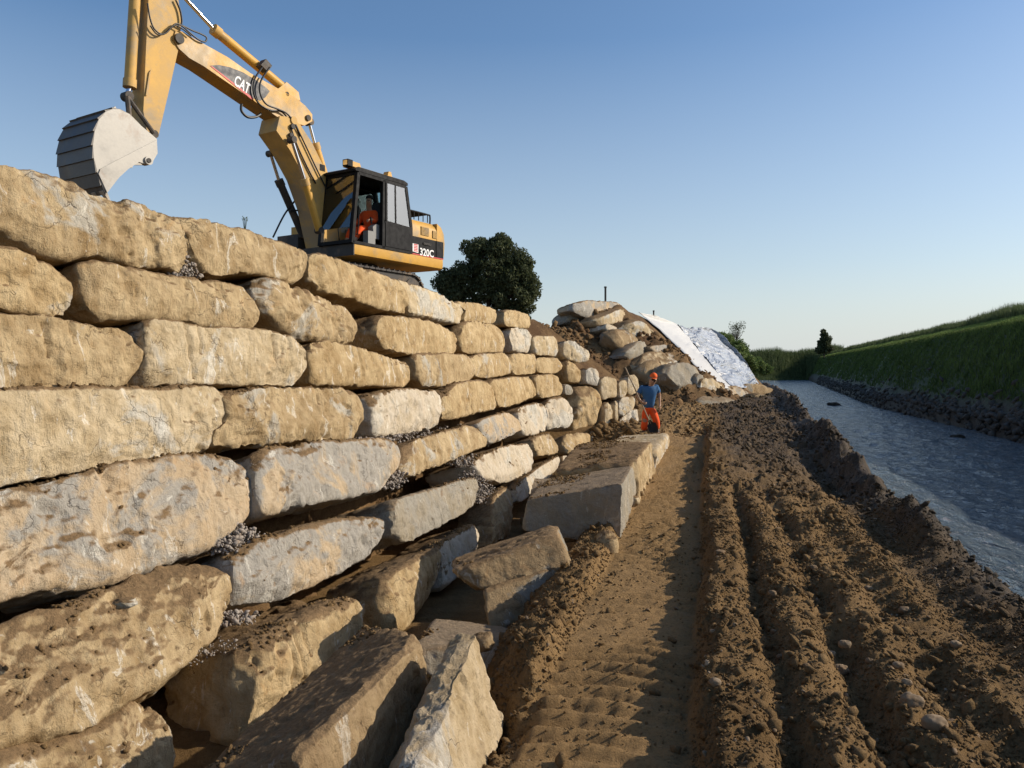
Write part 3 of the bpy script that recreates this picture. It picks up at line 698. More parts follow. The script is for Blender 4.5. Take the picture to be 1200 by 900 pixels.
# ------------------------------------------------------------------ rocks of the mound
MG = 'rocks on the mound'
mrocks = [
 ('dark flat rock on the very left of the mound top', 'slate', [(666,369),(690,360),(697,365),(695,375),(670,378)], 31.5, 60, {}),
 ('grey cap rock under the iron post on the mound', 'grey', [(679,358),(693,354),(726,356),(731,364),(724,368),(700,371),(680,365)], 33.2, 60, {}),
 ('bright tan block right below the cap rock of the mound', 'pale', [(704,371),(729,361),(734,368),(734,374),(712,379),(706,377)], 31.8, 55, {}),
 ('thin pale flake wedged below the tan block of the mound', 'white', [(713,380),(728,386),(727,390),(712,387)], 31.0, 60, {}),
 ('tilted pale slab leaning high on the mound', 'pale', [(734,384),(745,374),(757,379),(769,391),(766,402),(752,400)], 31.2, 68, dict(rnd=.1)),
 ('dark shaded boulder under the tilted slab of the mound', 'slab', [(721,392),(735,386),(752,402),(745,413),(728,408)], 30.9, 60, {}),
 ('grey angular rock with a light edge in mid mound', 'slate', [(735,415),(750,401),(759,404),(757,412),(750,421)], 30.2, 55, {}),
 ('small flat rock beside the sandy strip on the mound', 'grey', [(764,406),(780,404),(785,410),(770,413)], 30.8, 60, {}),
 ('broad dusty ledge rock in the middle of the mound', 'pale', [(751,419),(760,413),(790,415),(800,428),(780,432),(758,430)], 29.8, 66, dict(tilt=35)),
 ('dark boulder directly behind the orange cap', 'slab', [(762,430),(775,424),(785,433),(783,450),(768,452)], 28.6, 60, {}),
 ('large grey cracked boulder at the foot of the mound', 'slate', [(785,433),(800,430),(817,432),(824,452),(824,464),(808,465),(792,452)], 28.0, 62, dict(rnd=.12)),
 ('middle sized grey rock right of the cracked boulder', 'slate', [(819,440),(826,441),(829,456),(825,463),(820,455)], 28.2, 60, {}),
 ('pale brown rock with shaded hollow below the film', 'pale', [(826,446),(840,445),(846,452),(850,460),(838,462),(827,458)], 28.6, 60, {}),
 ('dark rock standing between pale ones below the film', 'slab', [(841,452),(846,448),(851,457),(852,462),(841,463)], 28.0, 60, {}),
 ('wide pale rock lying under the lower film edge', 'grey', [(848,456),(862,453),(876,458),(879,466),(860,466),(850,463)], 29.2, 60, dict(tilt=30)),
 ('long flat grey slab lying alone before the mound', 'slate', [(820,467),(838,463),(858,466),(863,472),(845,474),(824,472)], 27.0, 78, dict(tilt=50, T=1.0)),
 ('dark block at the water edge, upper of the river rocks', 'slab', [(880,452),(896,452),(912,460),(926,462),(926,466),(882,463)], 33.0, 62, {}),
 ('dark square block at the water edge, lowest river rock', 'slab', [(906,466),(926,466),(929,474),(927,482),(910,480)], 30.5, 58, dict(rnd=.1)),
 ('slanting pale slab among the river rocks', 'tan', [(890,463),(896,462),(912,476),(911,481),(902,474)], 29.4, 66, {}),
 ('small buff rock by the slanting river slab', 'tan', [(914,474),(918,473),(925,481),(921,483)], 29.2, 60, {}),
]
for lab, mat, poly, Y, az, kw in mrocks:
    kw = dict(kw); T = kw.pop('T', .9); kw.setdefault('rnd', .09); kw.setdefault('shrink', 1.32)
    o = poly_stone(poly, mat, T=T, plane=(Y, az-20, 1), name='mound_rock', amp=1.0, px=2.0, chip=2.2, **kw); tag(o, lab, 'rock', MG)
# ------------------------------------------------------------------ mesh builders for made things
def finish(name, bm, mat, parent, loc, bevel=0, smooth=True, seg=2):
    if bevel:
        bmesh.ops.bevel(bm, geom=[e for e in bm.edges if e.is_manifold and e.calc_face_angle(0) > .5], offset=bevel, segments=seg, affect='EDGES', clamp_overlap=True)
    bmesh.ops.recalc_face_normals(bm, faces=bm.faces)
    me = bpy.data.meshes.new(name); bm.to_mesh(me); bm.free()
    me.polygons.foreach_set('use_smooth', np.ones(len(me.polygons), bool)) if smooth else None
    if smooth:
        me.set_sharp_from_angle(angle=math.radians(38))
    if mat: me.materials.append(mat)
    o = bpy.data.objects.new(name, me); COL.objects.link(o)
    if parent: o.parent = parent
    if parent is None: o.location = loc
    return o
def add_hull(bm, pts8):
    v = [bm.verts.new(p) for p in pts8]
    for f in ((0, 3, 2, 1), (4, 5, 6, 7), (0, 1, 5, 4), (1, 2, 6, 5), (2, 3, 7, 6), (3, 0, 4, 7)): bm.faces.new([v[i] for i in f])
def add_prism(bm, A_, B_):
    a = [bm.verts.new(p) for p in A_]; b_ = [bm.verts.new(p) for p in B_]; n = len(a)
    bm.faces.new(a[::-1]); bm.faces.new(b_)
    for i in range(n): bm.faces.new((a[i], a[(i+1) % n], b_[(i+1) % n], b_[i]))
def add_tube(bm, pts, r, n=10, cap=True):
    pts = [Vector(p) for p in pts]; rr = r if hasattr(r, '__len__') else [r]*len(pts); rings = []; up = None
    for i, p in enumerate(pts):
        d = (pts[min(i+1, len(pts)-1)]-pts[max(i-1, 0)]).normalized()
        if up is None: up = d.orthogonal().normalized()
        else: up = (up-d*up.dot(d)).normalized()
        s = d.cross(up)
        rings.append([bm.verts.new(p+(up*math.cos(a)+s*math.sin(a))*rr[i]) for a in [2*math.pi*k/n for k in range(n)]])
    for a, b_ in zip(rings, rings[1:]):
        for k in range(n): bm.faces.new((a[k], a[(k+1) % n], b_[(k+1) % n], b_[k]))
    if cap: bm.faces.new(rings[0][::-1]); bm.faces.new(rings[-1])
def smooth_path(pts, k=6):
    pts = [np.array(p, float) for p in pts]; out = []
    for i in range(len(pts)-1):
        p0, p1, p2, p3 = pts[max(i-1, 0)], pts[i], pts[i+1], pts[min(i+2, len(pts)-1)]
        for j in range(k):
            t = j/k; out.append(.5*((2*p1)+(-p0+p2)*t+(2*p0-5*p1+4*p2-p3)*t*t+(-p0+3*p1-3*p2+p3)*t**3))
    return out+[pts[-1]]
YEL = simple('machine_yellow', (.58, .32, .055), .48, spec=.35, nz=.14, nscale=2.0, dirt=((.36, .25, .12), .50), bump=.08)
YEL2 = simple('machine_yellow_worn', (.54, .33, .10), .62, spec=.3, nz=.2, nscale=2.6, dirt=((.38, .28, .16), .47), bump=.1)
BLK = simple('machine_black', (.008, .008, .009), .6, spec=.15, dirt=((.022, .019, .016), .62), nz=.1)
DGR = simple('dusty_dark_steel', (.05, .045, .04), .7, nz=.3, dirt=((.14, .10, .065), .5), nscale=4, bump=.2)
CHR = simple('chrome_rod', (.75, .75, .77), .12, metal=1)
STL = simple('bucket_steel', (.36, .335, .29), .40, spec=.5, nz=.3, nscale=2.6, dirt=((.22, .13, .07), .57), bump=.15)
STD = simple('bucket_steel_dark', (.12, .11, .10), .5, metal=.3, nz=.3, nscale=3, dirt=((.16, .12, .08), .55), bump=.2)
RBR = simple('hose_rubber', (.015, .015, .016), .5)
WHT = simple('decal_white', (.8, .8, .78), .5); RED = simple('decal_red', (.55, .05, .045), .5)
GRYP = simple('cab_plastic_grey', (.22, .22, .21), .6, nz=.1); BEI = simple('cab_lining_beige', (.38, .33, .25), .7, nz=.1)
SEAT = simple('seat_cloth', (.05, .05, .055), .9)
def glass_mat(name, tint=(.75, .88, .86), refl=.10):
    m = NT(name); t = m.n('BsdfTransparent'); t.inputs[0].default_value = c4(tint); g = m.n('BsdfGlossy'); g.inputs['Roughness'].default_value = .03
    mx = m.n('MixShader'); fr = m.n('Fresnel'); fr.inputs[0].default_value = 1.45
    m.l(m.math('ADD', fr.outputs[0], refl, True), mx.inputs[0]); m.l(t.outputs[0], mx.inputs[1]); m.l(g.outputs[0], mx.inputs[2]); m.l(mx.outputs[0], m.out.inputs[0]); return m.m
GLS = glass_mat('cab_glass')

# ------------------------------------------------------------------ excavator frame: t runs backwards, l to the machine's right
EA = np.array([-3.66, 18.5]); EF = np.array([-.534, -.845]); EL = np.array([.845, -.534])
def EP(t, l, z): q = EA-EF*t-EL*l; return np.array([q[0], q[1], z])
EO = EP(1.2, 1.3, 3.42)
def LP(t, l, z): return EP(t, l, z)-EO                    # local to the machine's empty
def BP(px, py, l):
    u = (px-600)/F; a = EA-EL*l; t = (a[0]-u*a[1])/(EF[0]-u*EF[1]); Y = a[1]-EF[1]*t
    return t, CAMZ-(py-430)/F*Y
EX = empty('excavator', EO, 'yellow tracked excavator with a two piece boom, working on top of the stone wall', 'excavator')
def E_prism(name, prof, l0, l1, mat, parent=None, bevel=.02, bm=None):
    own = bm is None; bm = bm or bmesh.new()
    add_prism(bm, [LP(t, l0, z) for t, z in prof], [LP(t, l1, z) for t, z in prof])
    return finish(name, bm, mat, parent or EX, None, bevel) if own else None
def E_box(name, t0, t1, l0, l1, z0, z1, mat, parent=None, bevel=.03):
    return E_prism(name, [(t0, z0), (t1, z0), (t1, z1), (t0, z1)], l0, l1, mat, parent, bevel)
def E_tube(name, pts, r, mat, parent=None, n=12, sm=False):
    bm = bmesh.new(); q = [LP(*p) for p in pts]; q = smooth_path(q) if sm else q
    add_tube(bm, q, r, n); return finish(name, bm, mat, parent or EX, None)
def pxp(pts, l): return [BP(x, y, l) for x, y in pts]
def p3(px, py, l): t, z = BP(px, py, l); return (t, l, z)

# undercarriage
for l0 in (.0, 2.0):
    bm = bmesh.new(); prof = []
    for a in np.linspace(-90, 90, 9): prof.append((2.15+.40*math.cos(math.radians(a)), 3.86+.40*math.sin(math.radians(a))))
    for a in np.linspace(90, 270, 9): prof.append((-1.15+.40*math.cos(math.radians(a)), 3.86+.40*math.sin(math.radians(a))))
    prof = [(t, z-.012*math.sin((t+.3)*3) if z > 4 else z) for t, z in prof]
    add_prism(bm, [LP(t, l0+.06, z) for t, z in prof], [LP(t, l0+.54, z) for t, z in prof])
    tr = finish('track', bm, DGR, EX, None)
    bm = bmesh.new(); loop = prof+[prof[0]]; L = [0]
    for a, b2 in zip(loop, loop[1:]): L.append(L[-1]+math.hypot(b2[0]-a[0], b2[1]-a[1]))
    n = 46
    for k in range(n):
        s0 = L[-1]*k/n; j = max(i for i in range(len(L)-1) if L[i] <= s0); f_ = (s0-L[j])/max(1e-6, L[j+1]-L[j])
        a, b2 = np.array(loop[j]), np.array(loop[j+1]); c = a+(b2-a)*f_; d = (b2-a)/max(1e-6, np.linalg.norm(b2-a)); nn = np.array([d[1], -d[0]])
        w_ = L[-1]/n*.45
        pr = [c-d*w_-nn*.01, c+d*w_-nn*.01, c+d*w_+nn*.03, c+d*.012+nn*.035, c+d*.008+nn*.065, c-d*.012+nn*.065, c-d*.016+nn*.035, c-d*w_+nn*.03]
        add_prism(bm, [LP(q[0], l0, q[1]) for q in pr], [LP(q[0], l0+.6, q[1]) for q in pr])
    finish('track_shoes', bm, DGR, tr, None, smooth=False)
    bm = bmesh.new()
    for t in np.linspace(-.6, 1.6, 6): add_tube(bm, [LP(t, l0+.02, 3.60), LP(t, l0+.58, 3.60)], .11, 14)
    for t in (-1.15, 2.15): add_tube(bm, [LP(t, l0+.02, 3.86), LP(t, l0+.58, 3.86)], .30, 20)
    finish('roller', bm, DGR, tr, None)
E_box('undercarriage_frame', -.4, 1.8, .6, 2.0, 3.72, 4.12, DGR)
bm = bmesh.new(); add_tube(bm, [LP(1.3, 1.3, 4.1), LP(1.3, 1.3, 4.54)], .62, 32); finish('slew_ring', bm, DGR, EX, None)

# upper body
band = [(-.02, 4.54), (3.36, 4.54), (3.40, 4.60), (3.40, 4.76), (-.02, 4.76)]
bm = bmesh.new(); pr = [(.10, 4.49), (.02, 4.53), (0, 4.60), (0, 4.765), (2.62, 4.765), (2.62, 4.60), (2.55, 4.49)]
add_prism(bm, [LP(0., l, z) for l, z in pr], [LP(3.38, l, z) for l, z in pr]); finish('platform', bm, YEL, EX, None, .02)
E_box('panel', 1.99, 3.33, .012, 2.6, 4.768, 5.24, BLK)
pr = [(.01, 5.243), (.01, 5.5), (.05, 5.60), (.14, 5.69), (.30, 5.73), (2.3, 5.73), (2.5, 5.66), (2.6, 5.5), (2.6, 5.243)]
bm = bmesh.new(); add_prism(bm, [LP(2.02, l, z) for l, z in pr], [LP(3.12, l, z) for l, z in pr]); hood = finish('engine_hood', bm, YEL, EX, None, .015)
cwp = [(3.125, 4.77), (3.34, 4.77), (3.42, 4.86), (3.46, 5.2), (3.42, 5.45), (3.30, 5.62), (3.125, 5.70)]
cw = E_prism('counterweight', cwp, .0, 2.62, YEL, bevel=.05)
E_box('panel', 3.10, 3.40, -.004, .002, 4.80, 5.24, BLK, bevel=0)
for a, b2, c, d, mt in ((493.5, 502.5, 263, 277, 'h'), (507, 512, 268, 280, 'h'), (496, 505, 282, 288, 'p')):
    t0, z1 = BP(a, c, 0); t1, z0 = BP(b2, d, 0)
    t1b, _ = BP(b2, c, 0)
    bm = bmesh.new(); add_hull(bm, [LP(t0, -.002, z0), LP(t1, -.002, z0), LP(t1, .03, z0), LP(t0, .03, z0), LP(t0, -.002, z1-.05), LP(t1, -.002, z1-.05), LP(t1, .03, z1-.05), LP(t0, .03, z1-.05)])
    gr_ = finish('grille', bm, BLK, EX, None)
    bm = bmesh.new(); nsl = 7 if mt == 'h' else 4
    for k in range(nsl):
        zz = z0+(z1-.05-z0)*(k+.5)/nsl
        add_hull(bm, [LP(t0, -.012, zz-.012), LP(t1, -.012, zz-.012), LP(t1, .0, zz-.0), LP(t0, .0, zz-.0), LP(t0, -.012, zz+.006), LP(t1, -.012, zz+.006), LP(t1, .0, zz+.012), LP(t0, .0, zz+.012)])
    finish('slat', bm, YEL2 if mt == 'h' else DGR, gr_, None)
# rail on the hood
bm = bmesh.new()
for l in (.18, .95): add_tube(bm, smooth_path([LP(2.1, l, 5.72), LP(2.1, l, 5.90), LP(2.2, l, 5.93), LP(2.95, l, 5.93), LP(3.05, l, 5.90), LP(3.05, l, 5.70)], 4), .022, 8)
for t in np.linspace(2.2, 2.95, 9): add_tube(bm, [LP(t, .18, 5.93), LP(t, .95, 5.93)], .016, 6)
for t in np.linspace(2.2, 2.95, 5): add_tube(bm, [LP(t, .18, 5.93), LP(t, .18, 5.72)], .014, 6)
finish('hood_rail', bm, BLK, EX, None)
# right side tanks and boxes
E_box('fuel_tank', .45, 1.98, 1.75, 2.6, 4.77, 5.45, YEL); E_box('tool_box', -.02, .43, 1.85, 2.58, 4.77, 5.15, DGR); E_box('front_panel', -.03, .002, .0, 2.6, 4.50, 4.77, DGR, bevel=0)
E_box('boom_bracket', .55, 1.3, 1.0, 1.62, 4.77, 5.2, YEL2); bm = bmesh.new(); add_tube(bm, [LP(2.5, 1.9, 5.7), LP(2.5, 1.9, 6.05), LP(2.58, 1.9, 6.15)], .05, 10); finish('exhaust', bm, DGR, EX, None)

# lettering
def text_mesh(name, body, size, origin, ux, uy, mat, parent, ext=.003, shear=0.0, sx=1.0):
    cu = bpy.data.curves.new(name, 'FONT'); cu.body = body; cu.size = size; cu.extrude = ext; cu.shear = shear; cu.resolution_u = 3; cu.offset = size*.022
    tmp = bpy.data.objects.new(name, cu); COL.objects.link(tmp); dg = bpy.context.evaluated_depsgraph_get(); me = bpy.data.meshes.new_from_object(tmp.evaluated_get(dg))
    bpy.data.objects.remove(tmp); ux = Vector(ux).normalized(); uy = Vector(uy); uy = (uy-ux*uy.dot(ux)).normalized(); nz = ux.cross(uy)
    for v in me.vertices: v.co = Vector(origin)+ux*v.co.x*sx+uy*v.co.y+nz*v.co.z
    me.name = name; me.materials.clear(); me.materials.append(mat); o = bpy.data.objects.new(name, me); COL.objects.link(o); o.parent = parent; return o
back = (-EF[0], -EF[1], 0)
t, z = BP(491.5, 298.6, 0); text_mesh('lettering', '320C', .26, LP(t, -.010, z), back, (0, 0, 1), WHT, EX, sx=1.02)
t0, z0 = BP(482, 294, 0); t1, z1 = BP(490.3, 286.5, 0)
bm = bmesh.new(); add_hull(bm, [LP(t0, .0, z0), LP(t1, .0, z0-.02), LP(t1, .014, z0-.02), LP(t0, .014, z0), LP(t0, .0, z1), LP(t1, .0, z1), LP(t1, .014, z1), LP(t0, .014, z1)])
st = finish('sticker', bm, WHT, EX, None)
bm = bmesh.new(); 
for k in range(5):
    q = z0+(z1-z0)*(k+.5)/5; add_hull(bm, [LP(t0+.10, -.004, q-.012), LP(t1-.03, -.004, q-.012), LP(t1-.03, .002, q-.012), LP(t0+.10, .002, q-.012), LP(t0+.10, -.004, q+.014), LP(t1-.03, -.004, q+.014), LP(t1-.03, .002, q+.014), LP(t0+.10, .002, q+.014)])
finish('sticker_print', bm, RED, st, None)
E_box('stripe', 2.0, 3.395, -.008, .014, 4.772, 4.80, RED, bevel=0)

# cab
CAB = bpy.data.objects.new('cab', None)
def bar(bm, a, b2, w=.035, dpt=.05):
    a, b2 = Vector(a), Vector(b2); d = (b2-a).normalized(); s = Vector((EL[0], EL[1], 0)); f_ = d.cross(s).normalized(); s = f_.cross(d).normalized()
    add_hull(bm, [a-f_*w-s*dpt, a+f_*w-s*dpt, a+f_*w+s*dpt, a-f_*w+s*dpt, b2-f_*w-s*dpt, b2+f_*w-s*dpt, b2+f_*w+s*dpt, b2-f_*w+s*dpt])
aB, aT, bT, bB, cT, cM, cB = [BP(*q, 0) for q in ((413, 284), (420, 201), (450, 211), (449, 291), (475.5, 221), (481, 262), (481, 294))]
def q3(p, l): return LP(p[0], l, p[1])
ZR = 6.44
bm = bmesh.new()
for l in (.03, 1.04):
    bar(bm, q3((aB[0], 4.78), l), q3((aT[0], ZR), l), .045); bar(bm, q3((bB[0], 4.78), l), q3((bT[0], ZR), l), .05)
    bar(bm, q3((cM[0]+.02, 5.45), l), q3((cT[0], ZR), l), .045); bar(bm, q3((cM[0]+.02, 4.78), l), q3((cM[0]+.02, 5.45), l), .045)
    bar(bm, q3((aT[0], ZR), l), q3((cT[0], ZR), l), .045); bar(bm, q3((bB[0], 5.44), l), q3((cM[0], 5.40), l), .035)
    bar(bm, q3((aB[0], 4.80), l), q3((cM[0], 4.80), l), .035)
for p in ((aT[0], ZR), (cT[0], ZR), (aB[0], 4.82), (cM[0]+.02, 5.5), (cM[0]+.02, 4.82)):
    bm2 = [q3(p, .03), q3(p, 1.04)]; a, b2 = Vector(bm2[0]), Vector(bm2[1]); w = .04
    ff = Vector((EF[0], EF[1], 0))*w; zz = Vector((0, 0, w)); add_hull(bm, [a-ff-zz, a+ff-zz, a+ff+zz, a-ff+zz, b2-ff-zz, b2+ff-zz, b2+ff+zz, b2-ff+zz])
cabf = finish('cab', bm, BLK, EX, None, .012)
E_prism('roof', [(aT[0]-.12, 6.47), (cT[0]+.05, 6.47), (cT[0]+.04, 6.53), (cT[0]-.1, 6.57), (aT[0]-.02, 6.57), (aT[0]-.12, 6.52)], -.03, 1.10, BLK, cabf, .02)
E_prism('roof_plate', [(aT[0]-.0, 6.573), (cT[0]-.1, 6.573), (cT[0]-.2, 6.60), (aT[0]+.06, 6.60)], .05, 1.02, YEL, cabf, .01)
E_prism('door', [(bB[0]+.06, 4.84), (cM[0]-.03, 4.84), (cM[0]-.0, 5.36), (bB[0]+.06, 5.42)], -.035, .02, BLK, cabf, .02)
bm = bmesh.new(); mid_t = (bT[0]+cT[0])/2+.02
bar(bm, LP(mid_t, -.0, 5.44), LP(mid_t-.02, -.0, ZR), .02, .015); bar(bm, LP(bT[0]+.06, -.02, 5.46), LP(bT[0]+.06, -.02, ZR-.05), .025, .02); finish('window_frame', bm, BLK, cabf, None)
def pane(name, pts, mat=GLS):
    bm = bmesh.new(); c = [Vector(LP(*p)) for p in pts]; n = (c[1]-c[0]).cross(c[2]-c[0]).normalized()*.003
    add_hull(bm, [p-n for p in c]+[p+n for p in c]); return finish(name, bm, mat, cabf, None, smooth=False)
pane('window', [(bT[0]+.05, 0.0, 5.46), (cM[0], 0.0, 5.44), (cT[0], 0.0, ZR-.03), (bT[0]+.05, 0.0, ZR-.03)], glass_mat('door_glass', (.72, .86, .80), .32))
pane('windscreen', [(aB[0]-.02, .07, 5.15), (aB[0]-.02, 1.0, 5.15), (aT[0]-.02, 1.0, ZR-.03), (aT[0]-.02, .07, ZR-.03)])
pane('window', [(aB[0]+.04, 1.05, 5.3), (cM[0], 1.05, 5.44), (cT[0], 1.05, ZR-.03), (aT[0]+.05, 1.05, ZR-.03)])
pane('rear_window', [(cM[0]+.02, .08, 5.55), (cM[0]+.02, 1.0, 5.55), (cT[0]+.01, 1.0, ZR-.03), (cT[0]+.01, .08, ZR-.03)])
E_box('floor_pan', aB[0]+.02, cM[0], .06, 1.0, 4.775, 4.84, BLK, cabf)
E_box('cab_side_panel', aB[0]+.04, cM[0], 1.03, 1.08, 4.80, 5.38, BEI, cabf, 0)
E_box('cab_rear_panel', cM[0]-.03, cM[0]+.05, .05, 1.04, 4.80, 5.52, BLK, cabf, 0)
E_prism('seat', [(.78, 5.12), (1.22, 5.10), (1.28, 5.22), (1.42, 5.92), (1.52, 6.05), (1.60, 5.95), (1.45, 5.15), (1.36, 5.02), (.80, 5.02)], .30, .80, SEAT, cabf, .03)
E_box('seat_base', .85, 1.35, .34, .76, 4.84, 5.02, BLK, cabf)
E_prism('console', [(.78, 5.0), (1.3, 5.0), (1.32, 5.30), (.86, 5.36), (.74, 5.28)], .10, .26, GRYP, cabf, .02)
E_prism('console', [(.78, 5.0), (1.3, 5.0), (1.32, 5.30), (.86, 5.36), (.74, 5.28)], .84, 1.0, GRYP, cabf, .02)
E_box('step_guard', .55, .8, .08, .24, 4.84, 5.16, GRYP, cabf)
for l in (.36, .74): E_tube('pedal_lever', [(.28, l, 4.84), (.22, l, 5.2), (.26, l, 5.3)], .014, BLK, cabf, 8)
E_tube('joystick', [(.78, .18, 5.36), (.74, .18, 5.52)], .02, BLK, cabf, 8)
E_tube('grab_rail', [(aB[0]+.10, -.01, 5.0), (aB[0]+.14, -.04, 5.05), (aT[0]-.02, -.04, 5.75), (aT[0]-.0, -.0, 5.8)], .014, BLK, cabf, 8, sm=True)
E_box('monitor', .12, .2, .75, .95, 5.35, 5.6, BLK, cabf, .01)
# lamps and beacon
for px_, py_, l in ((409, 195.5, .1), (375.5, 203, 1.0)):
    tl = aT[0]-.18
    b_ = E_box('work_light', tl-.06, tl+.10, l-.0, l+.17, 6.58, 6.73, BLK, EX, .02)
    pane_ = E_box('lamp_glass', tl-.066, tl-.062, l+.02, l+.15, 6.60, 6.71, CHR, b_, 0)
E_prism('visor', [(aT[0]-.1, 6.60), (aT[0]+.25, 6.60), (aT[0]+.2, 6.72), (aT[0]-.06, 6.72)], .14, .40, YEL, cabf, .02)
E_prism('beacon', [(1.25, 6.60), (1.42, 6.60), (1.38, 6.72), (1.29, 6.72)], .08, .24, YEL, cabf, .02)

# boom, stick, bucket
LB0, LB1 = 1.08, 1.54
lower = [(328, 136), (340, 137), (352, 146), (366, 168), (384, 205), (398, 250), (402, 290), (380, 292), (369, 242), (357, 208), (340, 176), (324, 153)]
low = E_prism('lower_boom', pxp(lower, LB0-.07), LB0-.07, LB1+.07, YEL2, bevel=.02)
upper = [(206, 36), (214, 37), (222, 42), (240, 52), (267, 67), (294, 86), (328, 105), (346, 114), (358, 124), (366, 134), (366, 142), (357, 147), (342, 143), (328, 139), (296, 117), (270, 99), (238, 77), (222, 68), (210, 57), (203, 46)]
upb = E_prism('upper_boom', pxp(upper, LB0), LB0, LB1, YEL, bevel=.018)
stick = [(172, -62), (196, -72), (204, -30), (209, 0), (213, 24), (209, 58), (200, 98), (186, 158), (180, 164), (173, 158), (168, 130), (169, 110), (171, 60), (174, 0)]
stk = E_prism('stick', pxp(stick, LB0+.03), LB0+.03, LB1-.03, YEL2, bevel=.018)
E_prism('stick_rib', pxp([(175, 85), (177, 82), (173, 112), (171, 112)], LB0), LB0-.0, LB0+.03, YEL2, stk, 0)
def pin(px_, py_, l0, l1, r=.07, mat=DGR, par=None, name='pin'):
    t, z = BP(px_, py_, (l0+l1)/2) if l1-l0 > 1 else BP(px_, py_, l0)
    return E_tube(name, [(t, l0, z), (t, l1, z)], r, mat, par, 18)
pin(211, 45, LB0-.05, LB1+.05, .10, DGR, upb); pin(345, 141, LB0-.10, LB1+.1, .09, YEL2, upb); pin(362, 138, LB0-.04, LB1+.04, .07, DGR, upb)
pin(337, 110, LB0-.0, LB1, .05, DGR, upb); pin(182, 157, LB0-.05, LB1+.05, .075, DGR, stk)
E_prism('cylinder_bracket', pxp([(326, 104), (336, 96), (350, 108), (352, 118), (340, 113)], 1.2), 1.2, 1.42, YEL, upb, .01)
def cyl(name, a, m_, b2, l, rb=.10, rr=.045, eye=True, mat=YEL):
    pa, pm, pb = p3(*a, l), p3(*m_, l), p3(*b2, l)
    body = E_tube(name, [pm, pb], rb, mat, None, 20)
    E_tube('cylinder_rod', [pa, pm], rr, CHR, body, 14)
    d = (np.array(pb)-np.array(pm)); d /= np.linalg.norm(d); pm_ = np.array(pm)
    E_tube('cylinder_head', [tuple(pm_-d*.03), tuple(pm_+d*.13)], rb*1.18, DGR if mat is DGR else YEL2, body, 20)
    for q in (pa, pb): E_tube('cylinder_eye', [(q[0], l-.09, q[2]), (q[0], l+.09, q[2])], rb*.85, DGR, body, 16)
    return body
cyl('stick_cylinder', (180, -42), (251, 35), (343, 112), 1.31, .105)
bc = cyl('bucket_cylinder', (149, 113), (152, 101), (160, -30), 1.31, .105, .05, mat=YEL2)
cyl('lift_cylinder', (342, 164), (357, 211), (374, 270), .86, .09, .04)
cyl('lift_cylinder', (317, 180), (327, 212), (355, 276), 1.76, .09, .04, mat=DGR)
cyl('boom_adjust_cylinder', (362, 143), (369, 169), (388, 232), 1.31, .10, .04)
bm = bmesh.new()
for l in (1.02, 1.60):
    add_tube(bm, [LP(*p3(149, 113, l)), LP(*p3(180, 156, l))], .045, 8); 
    add_tube(bm, [LP(*p3(149, 113, l)), LP(*p3(152, 141, l))], .05, 8)
finish('bucket_link', bm, DGR, EX, None)
# bucket
side = [(140, 128), (152, 134), (165, 147), (176, 156), (184, 163), (184, 180), (178, 190), (172, 193), (162, 190), (150, 198), (139, 208), (125, 226), (119, 216), (114, 201), (110, 185), (109, 170), (111, 154), (116, 140), (124, 131), (132, 128)]
BL0, BL1 = .72, 1.88
bk = E_prism('bucket', pxp(side, BL0), BL0, BL0+.035, STL, EX, .006)
E_prism('bucket_cheek', pxp(side, BL0), BL1-.035, BL1, STL, bk, .006)
# reinforcing plate on the side
E_prism('wear_plate', pxp([(183, 164), (184, 180), (178, 190), (172, 193), (162, 190), (150, 198), (139, 208), (125, 226), (115, 204), (117, 198)], BL0), BL0-.022, BL0, STL, bk, .006)
pin(175, 188, BL0-.06, BL0+.1, .08, STL, bk); pin(175, 188, BL0-.075, BL0-.05, .045, DGR, bk)
crv = [(125, 226), (119, 216), (114, 201), (110, 185), (109, 170), (111, 154), (116, 140), (124, 131), (132, 128), (140, 128), (152, 134), (165, 147)]
cc = np.array([BP(x, y, BL0) for x, y in crv]); cen = np.array(BP(150, 170, BL0)); bm = bmesh.new()
for i in range(len(cc)-1):
    a, b2 = cc[i], cc[i+1]; na, nb = (a-cen)/np.linalg.norm(a-cen), (b2-cen)/np.linalg.norm(b2-cen)
    o1, o2 = (.035, .004)
    q = [a-na*.03, b2-nb*.03, b2+nb*o2, a+na*o1] if i < 9 else [a-na*.03, b2-nb*.03, b2+nb*.01, a+na*.01]
    add_prism(bm, [LP(p[0], BL0+.002, p[1]) for p in q], [LP(p[0], BL1-.002, p[1]) for p in q])
finish('bucket_shell', bm, STD, bk, None, smooth=False)
a, b2 = cc[0], cc[1]; d = (a-b2)/np.linalg.norm(a-b2); n_ = np.array([d[1], -d[0]])
for k in range(5):
    l = BL0+.08+k*(BL1-BL0-.16)/4; bm = bmesh.new(); tip = a+d*.2
    add_hull(bm, [LP(*(lambda p, ll: (p[0], ll, p[1]))(p, ll)) for p, ll in ((a-d*.06-n_*.04, l-.06), (a-d*.06-n_*.04, l+.06), (a-d*.06+n_*.04, l+.06), (a-d*.06+n_*.04, l-.06), (tip-n_*.01, l-.03), (tip-n_*.01, l+.03), (tip+n_*.01, l+.03), (tip+n_*.01, l-.03))])
    finish('tooth', bm, STL, bk, None, .006)
bm = bmesh.new()
for l in (1.12, 1.50): add_prism(bm, [LP(*(BP(x, y, BL0)[0], l, BP(x, y, BL0)[1])) for x, y in ((140, 127), (150, 120), (160, 140), (186, 160), (184, 190), (172, 190), (160, 160))], [LP(*(BP(x, y, BL0)[0], l+.05, BP(x, y, BL0)[1])) for x, y in ((140, 127), (150, 120), (160, 140), (186, 160), (184, 190), (172, 190), (160, 160))])
finish('bucket_ears', bm, STL, bk, None)
